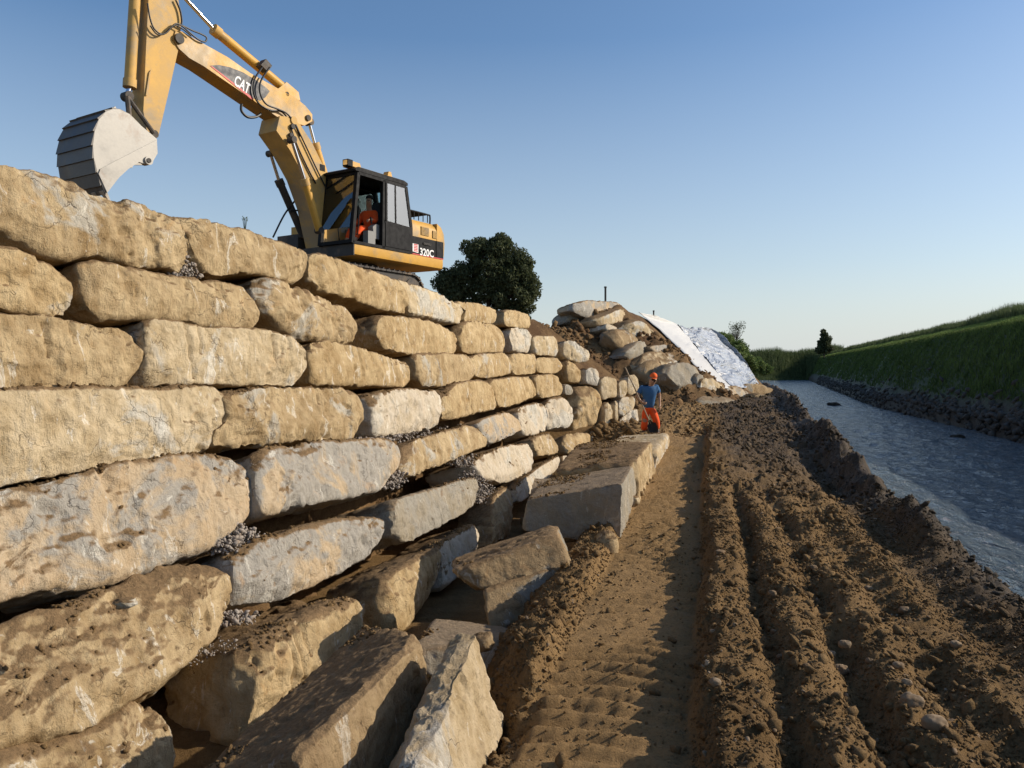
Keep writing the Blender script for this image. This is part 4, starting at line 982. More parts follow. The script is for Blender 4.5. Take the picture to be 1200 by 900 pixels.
# decals on the boom
def decal(name, px, l, mat, par, th=.004): return E_prism(name, pxp(px, l), l-th, l-.0005, mat, par, 0)
dc = decal('decal', [(247, 77), (256, 76), (270, 79), (285, 85), (300, 94), (312, 103), (316, 107), (311, 114), (305, 118), (296, 115), (275, 98)], LB0, simple('decal_grey', (.035, .037, .045), .5, nz=.5, nscale=7, dirt=((.25, .22, .18), .62)), upb)
decal('decal_stripe', [(246, 77), (249, 78), (297, 115), (296, 117.5)], LB0-.005, RED, upb, .003)
t0, z0 = BP(273, 98.5, LB0); t1, z1 = BP(292.5, 111.5, LB0)
ux = Vector(LP(t1, LB0, z1))-Vector(LP(t0, LB0, z0)); text_mesh('lettering', 'CAT', .33, LP(t0, LB0-.010, z0), ux, (0, 0, 1), WHT, upb, shear=.1, sx=.62)
# hoses
def hose(pts, l, r=.02): return E_tube('hose', [p3(x, y, l) for x, y in pts], r, RBR, None, 8, True)
hose([(312, 73), (305, 82), (298, 94), (297, 108), (303, 121), (316, 129), (330, 131), (340, 143), (347, 158)], LB0-.05)
hose([(316, 79), (311, 86), (305, 97), (305, 110), (312, 122), (326, 128), (336, 133), (346, 145), (352, 160)], LB0-.08)
hose([(283, 122), (283, 130), (290, 137), (300, 137), (306, 133)], LB0+.1, .03)
hose([(173, 4), (176, 22), (181, 34), (190, 40), (199, 34), (206, 28), (214, 31), (222, 38), (232, 46), (240, 49), (242, 44), (236, 40), (226, 36), (214, 30)], LB0-.05, .017)
hose([(176, 30), (184, 40), (194, 39), (204, 30), (214, 34), (224, 42)], LB0-.07, .015)
hose([(206, 0), (211, 12), (213, 24), (212, 30)], LB0-.02, .02)
hose([(341, 150), (348, 170), (360, 196), (370, 215)], LB0-.10, .02); hose([(346, 146), (354, 162), (372, 200), (382, 220)], LB0-.11, .018)
hose([(320, 278), (333, 252), (345, 236), (350, 228)], 1.7, .022); hose([(340, 247), (352, 247), (358, 252), (360, 262)], 1.6, .02)
E_prism('valve_block', pxp([(306, 76), (312, 69), (319, 77), (314, 84)], LB0-.08), LB0-.08, LB0+.1, DGR, upb, .01)
for q in ((344, 148, .06), (342, 158, .05), (346, 162, .05)): pin(q[0], q[1], LB0-.14, LB0, q[2], DGR, upb, 'hose_fitting')
# ------------------------------------------------------------------ people
def skin(name, J, edges, mat, parent=None, loc=(0, 0, 0), sub=2, root=0):
    keys = list(J); me = bpy.data.meshes.new(name); L = Vector(loc)
    me.from_pydata([tuple(Vector(J[k][0])-L) for k in keys], [(keys.index(a), keys.index(b)) for a, b in edges], [])
    o = bpy.data.objects.new(name, me); COL.objects.link(o)
    m = o.modifiers.new('skin', 'SKIN'); m.use_smooth_shade = True
    for i, k in enumerate(keys):
        r = J[k][1]; me.skin_vertices[0].data[i].radius = (r, r) if not hasattr(r, '__len__') else r
        me.skin_vertices[0].data[i].use_root = (i == root)
    s = o.modifiers.new('sub', 'SUBSURF'); s.levels = sub; s.render_levels = sub
    dg = bpy.context.evaluated_depsgraph_get(); m2 = bpy.data.meshes.new_from_object(o.evaluated_get(dg)); bpy.data.objects.remove(o)
    m2.materials.clear(); m2.materials.append(mat); o = bpy.data.objects.new(name, m2); COL.objects.link(o); m2.name = name
    m2.polygons.foreach_set('use_smooth', np.ones(len(m2.polygons), bool))
    if parent: o.parent = parent
    else: o.location = loc
    return o
SKIN = simple('skin', (.42, .24, .15), .6); CLO = simple('orange_workwear', (.86, .095, .012), .8, nz=.12, nscale=9, bump=.3)
BLU = simple('blue_cotton', (.045, .13, .27), .85, nz=.2, nscale=6, dirt=((.10, .13, .10), .66), bump=.3); CAPM = simple('orange_cap', (.85, .13, .015), .8)
BOOT = simple('boot_leather', (.06, .045, .03), .7, dirt=((.2, .13, .07), .5)); HAIR = simple('hair', (.02, .015, .012), .8); WOOD = simple('ash_wood', (.34, .24, .14), .6, nz=.2)
def hand(J, E, wrist, key, d, side, up, curl=.5, s=1.0):
    """five fingers rooted in the palm; d: direction of the hand, side: towards the thumb, up: back of the hand"""
    d, side, up = [Vector(q).normalized() for q in (d, side, up)]; w = Vector(wrist)
    J[key+'palm'] = (w+d*.05*s, (.034*s, .022*s)); E.append((key, key+'palm')); J[key+'palm2'] = (w+d*.085*s, (.036*s, .02*s)); E.append((key+'palm', key+'palm2'))
    for i, (off, ln) in enumerate(((.028, .070), (.010, .078), (-.009, .072), (-.026, .058))):
        b = w+d*.095*s+side*off*s; k1 = b+d*ln*.45*s-up*curl*.012*s; k2 = k1+(d*(1-curl)-up*curl).normalized()*ln*.35*s; k3 = k2+(d*(1-1.6*curl)-up*curl*1.4).normalized()*ln*.28*s
        for n_, (p, r) in enumerate(((b, .010), (k1, .009), (k2, .0085), (k3, .007))):
            J[f'{key}f{i}{n_}'] = (p, r*s)
        E += [(key+'palm2', f'{key}f{i}0'), (f'{key}f{i}0', f'{key}f{i}1'), (f'{key}f{i}1', f'{key}f{i}2'), (f'{key}f{i}2', f'{key}f{i}3')]
    b = w+d*.03*s+side*.032*s; t1 = b+(d+side*.9-up*.3).normalized()*.035*s; t2 = t1+(d*1.0+side*.2-up*.6).normalized()*.03*s
    J[key+'t0'] = (b, .012*s); J[key+'t1'] = (t1, .011*s); J[key+'t2'] = (t2, .009*s); E += [(key+'palm', key+'t0'), (key+'t0', key+'t1'), (key+'t1', key+'t2')]
def W(px, py, dy=0., Y0=20.0): return Vector(P(px, py, Y0+dy))

# --- the man with the shovel
LOC = Vector(P(761, 511, 20.0))
r_hand, l_hand = W(750.8, 470, -.28), W(773.2, 474, -.06)
J = {'pelvis': (W(760.5, 478), .085), 'belly': (W(760.5, 470, -.02), (.10, .08)), 'chest': (W(760.5, 459.5, -.05), (.155, .11)), 'collar': (W(761.5, 453.5, -.07), (.10, .075)),
     'neck': (W(763.5, 451, -.10), .055), 'jaw': (W(765, 448.2, -.15), (.075, .085)), 'head': (W(765.6, 444.6, -.15), (.09, .102)), 'crown': (W(766, 440.9, -.13), (.07, .08)),
     'rs': (W(751.5, 455, -.04), .062), 're': (W(746.8, 464.5, -.08), .043), 'rw': (r_hand, .028),
     'ls': (W(769.8, 454, -.05), .062), 'le': (W(772.8, 463.5, .02), .043), 'lw': (l_hand, .027),
     'rh': (W(757, 481), .075), 'rk': (W(755.5, 493, -.05), .075), 'ra': (W(754.5, 507, .02), .05), 'rt': (W(753.5, 509.5, -.2), .04),
     'lh': (W(764.5, 481), .075), 'lk': (W(769, 492, -.10), .075), 'la': (W(770, 505.5, .05), .05), 'lt': (W(771, 508, -.16), .04)}
nose = W(765.2, 446.6, -.245); J['nose'] = (nose, .014)
Ed = [('pelvis', 'belly'), ('belly', 'chest'), ('chest', 'collar'), ('collar', 'neck'), ('neck', 'jaw'), ('jaw', 'head'), ('head', 'crown'), ('jaw', 'nose'), ('chest', 'rs'), ('rs', 're'), ('re', 'rw'),
      ('chest', 'ls'), ('ls', 'le'), ('le', 'lw'), ('pelvis', 'rh'), ('rh', 'rk'), ('rk', 'ra'), ('ra', 'rt'), ('pelvis', 'lh'), ('lh', 'lk'), ('lk', 'la'), ('la', 'lt')]
hand(J, Ed, r_hand, 'rw', (.55, -.25, -.35), (.3, -.2, .8), (-.6, -.6, -.2), .75); hand(J, Ed, l_hand, 'lw', (.05, -.15, -1), (-.3, -1, 0), (1, 0, 0), .3)
man = skin('person', J, Ed, SKIN, None, LOC); tag(man, 'man in blue shirt, orange trousers and orange cap, leaning with a shovel before the wall', 'person')
def G(keys, dr, ov=None):
    g = {k: (J[k][0], tuple(np.array(J[k][1] if hasattr(J[k][1], '__len__') else (J[k][1],)*2)+dr)) for k in keys}
    if ov: g.update(ov)
    return g
mid = lambda a, b, t: J[a][0].lerp(J[b][0], t)
skin('shirt', {**G(['chest', 'collar', 'rs', 'ls'], .022), 'belly': (W(760.5, 470, -.02), (.155, .125)), 'pelvis': (W(760.3, 480.5), (.15, .13)), 'rse': (mid('rs', 're', .72), .064), 'lse': (mid('ls', 'le', .72), .064)},
     [('pelvis', 'belly'), ('belly', 'chest'), ('chest', 'collar'), ('chest', 'rs'), ('chest', 'ls'), ('rs', 'rse'), ('ls', 'lse')], BLU, man, LOC)
skin('trousers', {**G(['rk', 'lk'], .012), 'pelvis': (W(760.5, 477), (.135, .115)), 'rh': (W(757, 481.5), .105), 'lh': (W(764.5, 481.5), .105), 'ra2': (mid('rk', 'ra', .85), .085), 'la2': (mid('lk', 'la', .85), .085), 'rkk': (mid('rk', 'ra', .4), .09), 'lkk': (mid('lk', 'la', .4), .09)},
     [('pelvis', 'rh'), ('pelvis', 'lh'), ('rh', 'rk'), ('lh', 'lk'), ('rk', 'rkk'), ('rkk', 'ra2'), ('lk', 'lkk'), ('lkk', 'la2')], CLO, man, LOC)
for s in ('r', 'l'): skin('boot', {'a': (mid(s+'k', s+'a', .8), .06), 'b': (J[s+'a'][0], .062), 'c': (J[s+'t'][0], .05)}, [('a', 'b'), ('b', 'c')], BOOT, man, LOC)
# cap with a brim
hc = (J['crown'][0]-LOC); bm = bmesh.new(); bmesh.ops.create_uvsphere(bm, u_segments=20, v_segments=12, radius=1)
bmesh.ops.delete(bm, geom=[v for v in bm.verts if v.co.z < -.12], context='VERTS')
for v in bm.verts: v.co = Vector((v.co.x*.094, v.co.y*.112, v.co.z*.105))+hc+Vector((0, 0, -.012))
cap = finish('cap', bm, CAPM, man, None)
bm = bmesh.new(); vs = [bm.verts.new(hc+Vector((.075*math.sin(a)*(1), -.06-.115*math.cos(a), -.035-.03*math.cos(a)))) for a in np.linspace(-1.4, 1.4, 11)]; bm.faces.new(vs)
r_ = bmesh.ops.extrude_face_region(bm, geom=list(bm.faces)); bmesh.ops.translate(bm, vec=(0, 0, .008), verts=[g for g in r_['geom'] if isinstance(g, bmesh.types.BMVert)]); finish('brim', bm, CAPM, cap, None)
# shovel
a, b = W(732.6, 430.5, -.15), W(762.5, 496.5, -.36); SV = empty('shovel', b, 'long wooden handled shovel held by the man in the blue shirt', 'shovel')
bm = bmesh.new(); add_tube(bm, [a-b, Vector((0, 0, 0))], .016, 10); finish('handle', bm, WOOD, SV, None)
d = (b-a).normalized(); sd = d.cross(Vector((0, -1, .2))).normalized(); nn = sd.cross(d).normalized(); bm = bmesh.new(); Vv = []
for i, (u, w_) in enumerate(((-.10, .02), (-.02, .05), (.02, .115), (.14, .12), (.22, .10), (.27, .05), (.29, .005))):
    for k in range(7): q = (k/6-.5)*2; Vv.append(bm.verts.new(d*u+sd*w_*q+nn*(.03*q*q+.01)))
for i in range(6):
    for k in range(6): bm.faces.new((Vv[i*7+k], Vv[i*7+k+1], Vv[(i+1)*7+k+1], Vv[(i+1)*7+k]))
bmesh.ops.solidify(bm, geom=list(bm.faces), thickness=.006); finish('blade', bm, DGR, SV, None)

# --- the operator in the cab
def C(t, l, z): return Vector(EP(t, l, z))
OL = C(1.0, .55, 5.1)
J = {'pelvis': (C(1.12, .55, 5.22), .13), 'belly': (C(1.12, .55, 5.42), (.13, .11)), 'chest': (C(1.10, .54, 5.62), (.16, .12)), 'collar': (C(1.08, .53, 5.75), (.10, .08)),
     'neck': (C(1.06, .52, 5.83), .055), 'jaw': (C(1.01, .47, 5.90), (.066, .078)), 'head': (C(1.01, .47, 5.98), (.082, .096)), 'crown': (C(1.03, .47, 6.06), (.07, .08)), 'nose': (C(.93, .38, 5.945), .016),
     'ls': (C(1.08, .35, 5.68), .07), 'le': (C(.98, .24, 5.45), .05), 'lw': (C(.80, .22, 5.48), .032), 'rs': (C(1.08, .73, 5.68), .07), 're': (C(1.0, .84, 5.45), .05), 'rw': (C(.80, .86, 5.48), .032),
     'lh': (C(1.08, .45, 5.20), .10), 'lk': (C(.62, .40, 5.26), .078), 'la': (C(.45, .42, 4.93), .055), 'lt': (C(.28, .42, 4.88), .04),
     'rh': (C(1.08, .65, 5.20), .10), 'rk': (C(.62, .68, 5.26), .078), 'ra': (C(.45, .68, 4.93), .055), 'rt': (C(.28, .68, 4.88), .04)}
Ed = [('pelvis', 'belly'), ('belly', 'chest'), ('chest', 'collar'), ('collar', 'neck'), ('neck', 'jaw'), ('jaw', 'head'), ('head', 'crown'), ('jaw', 'nose'), ('chest', 'rs'), ('rs', 're'), ('re', 'rw'),
      ('chest', 'ls'), ('ls', 'le'), ('le', 'lw'), ('pelvis', 'rh'), ('rh', 'rk'), ('rk', 'ra'), ('ra', 'rt'), ('pelvis', 'lh'), ('lh', 'lk'), ('lk', 'la'), ('la', 'lt')]
ef, el = Vector((EF[0], EF[1], 0)), Vector((EL[0], EL[1], 0))
for s in ('l', 'r'): hand(J, Ed, J[s+'w'][0], s+'w', ef-Vector((0, 0, .3)), el*(-1 if s == 'l' else 1), Vector((0, 0, 1))+ef*.3, .8)
op = skin('person', J, Ed, SKIN, None, OL); tag(op, 'operator in orange overalls and dark cap, seated in the open cab of the excavator', 'person')
skin('jacket', {**G(['pelvis', 'belly', 'chest', 'collar', 'rs', 'ls', 're', 'le'], .024), 'rw2': (mid('re', 'rw', .8), .048), 'lw2': (mid('le', 'lw', .8), .048)},
     [('pelvis', 'belly'), ('belly', 'chest'), ('chest', 'collar'), ('chest', 'rs'), ('rs', 're'), ('re', 'rw2'), ('chest', 'ls'), ('ls', 'le'), ('le', 'lw2')], CLO, op, OL)
skin('trousers', {**G(['pelvis', 'rh', 'lh', 'rk', 'lk'], .02), 'ra2': (mid('rk', 'ra', .9), .075), 'la2': (mid('lk', 'la', .9), .075)},
     [('pelvis', 'rh'), ('pelvis', 'lh'), ('rh', 'rk'), ('lh', 'lk'), ('rk', 'ra2'), ('lk', 'la2')], CLO, op, OL)
for s in ('r', 'l'): skin('boot', {'b': (J[s+'a'][0], .06), 'c': (J[s+'t'][0], .048)}, [('b', 'c')], BOOT, op, OL)
bm = bmesh.new(); bmesh.ops.create_uvsphere(bm, u_segments=20, v_segments=12, radius=1)
bmesh.ops.delete(bm, geom=[v for v in bm.verts if v.co.z < -.1], context='VERTS')
for v in bm.verts: v.co = Vector((v.co.x*.10, v.co.y*.10, v.co.z*.10))+(J['crown'][0]-OL)+Vector((0, 0, -.02))
finish('cap', bm, HAIR, op, None)
# ------------------------------------------------------------------ plants
def leafmat(name, c1, c2, tr=.25):
    m = NT(name); v = m.wpos(); n = m.noise(v, 1.1, 4, .6); n2 = m.noise(v, 14, 3, .6)
    c = m.mix(m.ramp(m.math('ADD', m.math('MULTIPLY', n, .6), m.math('MULTIPLY', n2, .4)), [(.38, 0), (.62, 1)]), c1, c2)
    m.l(c, m.b.inputs['Base Color']); m.b.inputs['Roughness'].default_value = .7
    t = m.n('BsdfTranslucent'); m.l(c, t.inputs[0]); mx = m.n('MixShader'); mx.inputs[0].default_value = tr
    m.l(m.b.outputs[0], mx.inputs[1]); m.l(t.outputs[0], mx.inputs[2]); m.l(mx.outputs[0], m.out.inputs[0]); return m.m
LEAF = leafmat('tree_leaves', (.05, .066, .028), (.12, .135, .062), .35); BUSHL = leafmat('bush_leaves', (.10, .15, .04), (.21, .27, .085)); BARK = simple('bark', (.09, .07, .05), .9, nz=.3, nscale=6, bump=.6)
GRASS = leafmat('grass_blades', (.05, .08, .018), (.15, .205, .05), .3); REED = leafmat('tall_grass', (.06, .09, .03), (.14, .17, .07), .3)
def leaves(name, cen, n, size, mat, parent=None, loc=(0, 0, 0), flat=.0):
    """cen: array of clump points with radii"""
    cen = np.array(cen, float); k = rng.choice(len(cen), n, p=cen[:, 3]**2/np.sum(cen[:, 3]**2)); d = rng.normal(size=(n, 3)); d /= np.linalg.norm(d, axis=1)[:, None]
    pos = cen[k, :3]+d*(cen[k, 3]*rng.uniform(.25, 1.0, n)**.5)[:, None]-np.array(loc)
    a = rng.normal(size=(n, 3)); a /= np.linalg.norm(a, axis=1)[:, None]; b = np.cross(a, rng.normal(size=(n, 3))); b /= np.linalg.norm(b, axis=1)[:, None]
    s = size*rng.uniform(.6, 1.4, n)[:, None]; V = np.stack([pos-a*s, pos+b*s*.45, pos+a*s, pos-b*s*.45], 1).reshape(-1, 3)
    return np_mesh(name, V, np.arange(n*4).reshape(-1, 4), mat, parent, smooth=False)
def tree(name, base, height, width, lobes, n, size, mat, label, cat='tree', trunk_r=.16, stems=1, clump=.5, low=.12, nc=90, bare=False):
    T = empty(name, base, label, cat); base = np.array(base); bm = bmesh.new(); cl = []
    for s in range(stems):
        ox = (s-(stems-1)/2)*width*.16
        add_tube(bm, smooth_path([(ox, 0, -.4), (ox*1.4, .1, height*.25), (ox*1.6, 0, height*.45), (ox*1.5, .1, height*.68)]), list(np.linspace(trunk_r, trunk_r*.25, 19)), 8)
    for lx, lz, lr in lobes:
        for _ in range(int(nc*lr)):
            d = rng.normal(size=3); d /= np.linalg.norm(d); rr = lr*rng.uniform(.35, 1.05)**.6
            c = np.array([lx*width, 0, lz*height])+d*rr*np.array([width*.5, width*.42, height*.5]); 
            if c[2] < low*height: c[2] = low*height+rng.uniform(0, .3)
            cl.append([*(c+base), clump*rng.uniform(.5, 1.2)])
            if rng.uniform() < (.9 if bare else .16):
                t0 = np.array([lx*width*.5, 0, lz*height*.55]); m_ = (t0+c)/2+rng.normal(size=3)*.1; add_tube(bm, [t0, m_, c], [trunk_r*.3, trunk_r*.2, trunk_r*.06], 5)
    finish('trunk', bm, BARK, T, None)
    if not bare: leaves('crown', cl, n, size, mat, T, base)
    else: leaves('crown', cl, n, size, mat, T, base)
    return T
# the big tree behind the wall
tree('broadleaf_tree', P(572, 397, 45), 6.3, 5.8, [(-.40, .5, .2), (.40, .45, .2), (-.22, .55, .30), (.02, .66, .42), (.20, .60, .42), (-.32, .34, .26), (.30, .38, .36), (.0, .32, .42), (.34, .62, .2), (.28, .16, .22), (-.12, .8, .2), (.12, .84, .16)],
     56000, .09, LEAF, 'large dark green tree standing alone behind the wall, right of the excavator', stems=3, clump=.38, nc=175)
tree('conifer', P(632, 393, 75), 1.15, .9, [(0, .3, .5), (0, .55, .34), (0, .8, .18), (0, 1.0, .06)], 1500, .07, LEAF, 'tiny dark conifer right of the big tree, above the wall end', trunk_r=.05, clump=.12)
tree('conifer', P(966, 416, 118), 3.6, 5.2, [(0, .22, .5), (0, .34, .46), (0, .5, .36), (.02, .66, .25), (0, .82, .15), (0, .97, .07)], 8000, .14, LEAF, 'dark bushy fir on the skyline above the far end of the river', trunk_r=.1, clump=.35, nc=70)
tree('bush', P(846, 432, 62), 3.1, 4.1, [(-.2, .7, .32), (.05, .68, .42), (.3, .5, .35), (.42, .22, .3), (0, .3, .5)], 16000, .09, BUSHL, 'light green bush rising behind the plastic film on the mound', 'bush', clump=.35, trunk_r=.06, nc=120)
tree('bare_shrub', P(860, 420, 66), 3.2, 3.0, [(0, .68, .4), (.15, .8, .3)], 700, .06, LEAF, 'thin nearly leafless shrub sticking up behind the light green bush', 'shrub', clump=.3, trunk_r=.05, nc=90, bare=True)
tree('bush', P(864, 438, 51), 2.3, 2.6, [(0, .5, .5), (-.3, .6, .3), (.3, .3, .3)], 7000, .08, BUSHL, 'yellowish green bush right behind the right edge of the plastic film', 'bush', clump=.3, trunk_r=.05)
tree('bush', P(884, 443, 58), 2.0, 2.6, [(0, .5, .5), (.3, .3, .3)], 5000, .07, BUSHL, 'small low bush at the river edge right of the plastic film', 'bush', clump=.25, trunk_r=.04)
hd = []
for k in range(260): x = rng.uniform(-34, -10); hd.append([x, 130+rng.normal()*2, 4.5+abs(rng.normal())*4.2*(.6+.4*math.sin(x*.7)), 1.0])
hedge = leaves('tree_line', hd, 9000, .3, leafmat('far_leaves', (.16, .19, .16), (.24, .27, .22))); tag(hedge, kind='stuff'); tag(hedge, 'hazy grey green line of far trees seen under the rear of the excavator', 'tree line')  # distance haze is put into the paler, greyer leaf colour

# ------------------------------------------------------------------ grass of the far bank
def blades(name, w, Y, h, wd, mat, lean=.35, drop=.03):
    n = len(w); X = w+.2465*Y; z = ground_z(w, Y, False)-drop; a = rng.uniform(0, 6.283, n); dx, dy = np.cos(a)*wd/2, np.sin(a)*wd/2; b = rng.uniform(0, 6.283, n); l = lean*h*rng.uniform(.2, 1, n)
    V = np.stack([np.stack([X-dx, Y-dy, z], -1), np.stack([X+dx, Y+dy, z], -1), np.stack([X+np.cos(b)*l, Y+np.sin(b)*l, z+h], -1)], 1).reshape(-1, 3)
    o = np_mesh(name, V, np.arange(n*3).reshape(-1, 3), mat, smooth=False); return o
def crest_w(Y): toe = 10.2+np.maximum(0, Y-50)*.085; return np.maximum(np.maximum(12.5, 12.5+.073*(Y-31)), toe+2.4), toe
def sampleY(n, a, b): return a*(b/a)**rng.uniform(0, 1, n)
Y = sampleY(60000, 22, 165); cw_, tw = crest_w(Y); u = rng.uniform(0, 1, len(Y)); w = tw+(cw_-tw)*(.30+.72*u); cover = fbm2(w*.9, Y*.35, 4, 401)+(u-.12)*2.6+rng.normal(0, .7, len(u)) > 0
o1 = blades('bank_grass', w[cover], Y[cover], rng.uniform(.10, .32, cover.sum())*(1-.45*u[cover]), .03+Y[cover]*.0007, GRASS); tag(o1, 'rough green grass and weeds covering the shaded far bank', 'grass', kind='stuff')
Y = sampleY(26000, 22, 165); cw_, tw = crest_w(Y); w = cw_+rng.uniform(0, 1.7, len(Y)); o1 = blades('short_grass', w, Y, rng.uniform(.05, .14, len(Y)), .03+Y*.0006, leafmat('grass_sun_painted', (.14, .20, .045), (.27, .34, .10), .35)); tag(o1, 'sunlit strip of short grass along the top of the far bank', 'grass', kind='stuff')  # brighter copy of the bank grass: sunlight is put into this green
Y = sampleY(70000, 20, 190); cw_, tw = crest_w(Y); w = cw_+1.6+rng.exponential(1.1, len(Y)); cl_ = np.clip(.7+.5*fbm2(w*.7, Y*.5, 4, 411), .2, 1.4)
o1 = blades('tall_grass', w, Y, rng.uniform(.25, .75, len(Y))*cl_, .02+Y*.0006, REED, .3); tag(o1, 'tall feathery grass on the skyline of the far bank', 'grass', kind='stuff')
n = 45000; w = rng.uniform(-16, 26, n); Y = 148+.25*w+rng.uniform(-3, 14, n)
o1 = blades('reeds', w, Y, rng.uniform(.8, 2.3, n)*np.clip(.8+.35*fbm2(w*.35, Y*.2, 4, 421), .4, 1.3), .12, REED, .25); tag(o1, 'dense tall reeds closing the far bend of the river', 'reeds', kind='stuff')
# ------------------------------------------------------------------ scattered stones, all at once
def blob_templates(k, sub, seed0, sq=.7, rough=.3):
    out = []
    for i in range(k):
        bm = bmesh.new(); bmesh.ops.create_icosphere(bm, subdivisions=sub, radius=1); v = np.array([x.co[:] for x in bm.verts]); f = np.array([[x.index for x in q.verts] for q in bm.faces]); bm.free()
        v = v*(1+rough*facets(v*1.3+i*7, seed0+i, 1.6)[:, None]+.15*fbm(v*1.5+i, 2, seed0+i)[:, None])*np.array([1, .82, sq]); out.append((v, f))
    return out
def scatter(name, X, Y, Z, S_, mat, temps, sink=.25, smooth=False):
    Vs, Fs, off = [], [], 0; n = len(X); ti = rng.integers(0, len(temps), n); a = rng.uniform(0, 6.283, n); tl = rng.normal(0, .35, (n, 2))
    for k, (v, f) in enumerate(temps):
        m = np.nonzero(ti == k)[0]
        if not len(m): continue
        ca, sa = np.cos(a[m])[:, None], np.sin(a[m])[:, None]; x = v[None, :, 0]*ca-v[None, :, 1]*sa; y = v[None, :, 0]*sa+v[None, :, 1]*ca; z = v[None, :, 2]+x*tl[m, :1]+y*tl[m, 1:]
        s = S_[m][:, None]; V = np.stack([x*s+X[m][:, None], y*s+Y[m][:, None], z*s+Z[m][:, None]+s*(.5-sink)], -1)
        Vs.append(V.reshape(-1, 3)); Fs.append((f[None]+(np.arange(len(m))*len(v))[:, None, None]).reshape(-1, 3)+off); off += len(m)*len(v)
    return np_mesh(name, np.concatenate(Vs), np.concatenate(Fs), mat, smooth=smooth)
TC = blob_templates(8, 1, 500, .7, .55); TP = blob_templates(8, 2, 600, .6, .22)
# clods: thick on ridges, shoulders and torn ground, thin on the rolled lanes
n = 60000; Y = 2.6*(34/2.6)**rng.uniform(0, 1, n)**.95; w = rng.uniform(-1.75, 3.2, n)
lane = (w > -1.0)&(w < -.08)&(Y < 20); lane2 = (w > 1.75)&(w < 2.15)&(Y < 10); keep = rng.uniform(0, 1, n) < np.where(lane, .06, np.where(lane2, .25, .9))*np.clip(.55+.9*fbm2(w*2.2, Y*1.3, 3, 431), .05, 1)
e = edge_w(Y); keep &= w < e+.35
w, Y = w[keep], Y[keep]; s = np.clip(.0055*(1-rng.uniform(0, 1, len(w)))**-.55, .005, .038)*(1+.035*Y); s = np.minimum(s, .09)
cl = scatter('mud_clods', w+.2465*Y, Y, ground_z(w, Y), s, M['clod'], TC, .35); tag(cl, 'crumbly clods of dug up mud covering the ridges and the verge', 'mud clods', kind='stuff')
n = 80000; Y = 2.7*(10/2.7)**rng.uniform(0, 1, n)**.9; w = rng.uniform(-1.75, 2.8, n); keep = rng.uniform(0, 1, n) < np.where((w > -1.0)&(w < -.08), .12, .9)*np.clip(.6+.8*fbm2(w*3, Y*2, 3, 441), .05, 1); w, Y = w[keep], Y[keep]
cl = scatter('mud_crumbs', w+.2465*Y, Y, ground_z(w, Y), rng.uniform(.003, .010, len(w))*(.6+.12*Y), M['clod'], TC, .3); tag(cl, 'fine crumbs of mud spread over the ploughed strip', 'mud crumbs', kind='stuff')
n = 7000; Y = rng.uniform(13, 23, n); w = rng.uniform(-4.6, -1.5, n); X = w+.2465*Y; z = ground_z(w, Y); ok = X > wallX(Y, z)-.1
cl = scatter('trench_soil', X[ok], Y[ok], z[ok], np.clip(.025*(1-rng.uniform(0, 1, ok.sum()))**-.5, .02, .16), M['clod'], TC, .3); tag(cl, 'loose soil and rubble filling the trench between wall and slabs', 'soil', kind='stuff')
n = 900; Y = 2.8*(22/2.8)**rng.uniform(0, 1, n); w = rng.uniform(-1.5, 2.9, n); keep = ~((w > -1.0)&(w < -.08)&(rng.uniform(0, 1, n) < .85)); w, Y = w[keep], Y[keep]
pb = scatter('pebbles', w+.2465*Y, Y, ground_z(w, Y), rng.uniform(.006, .016, len(w))*(1+.03*Y), M['pebble'], TP, .3, True); tag(pb, 'small pale pebbles sprinkled over the ploughed mud', 'pebbles', kind='stuff')
# larger cobbles one can pick out on the ridges
cobs = [(1060, 715, .06), (915, 770, .04), (907, 740, .03), (1068, 822, .085), (1095, 848, .08), (1018, 690, .05), (990, 755, .055), (985, 785, .07), (843, 648, .07), (911, 620, .05), (953, 665, .05),
        (975, 766, .035), (945, 780, .03), (1120, 755, .05), (866, 690, .03), (855, 703, .025), (838, 800, .05), (905, 695, .045), (1020, 775, .04), (1115, 850, .06), (835, 740, .03), (1063, 800, .04), (1053, 780, .045)]
for x, y, r in cobs:
    Yc = CAMZ*F/(y-430)*.93
    for _ in range(4): q = ray(x, y)*Yc; z = float(ground_z(np.array([q[0]-.2465*Yc]), np.array([Yc]))[0]); Yc = (CAMZ-z-r*.12)*F/(y-430)
    boulder(x, y, Yc, r*.62, 'pebble', 'rounded buff cobble half sunk in the ploughed mud ridges', 'cobbles in the mud ridges', name='cobble', sq=(1.15, .95, .75), amp=.8)
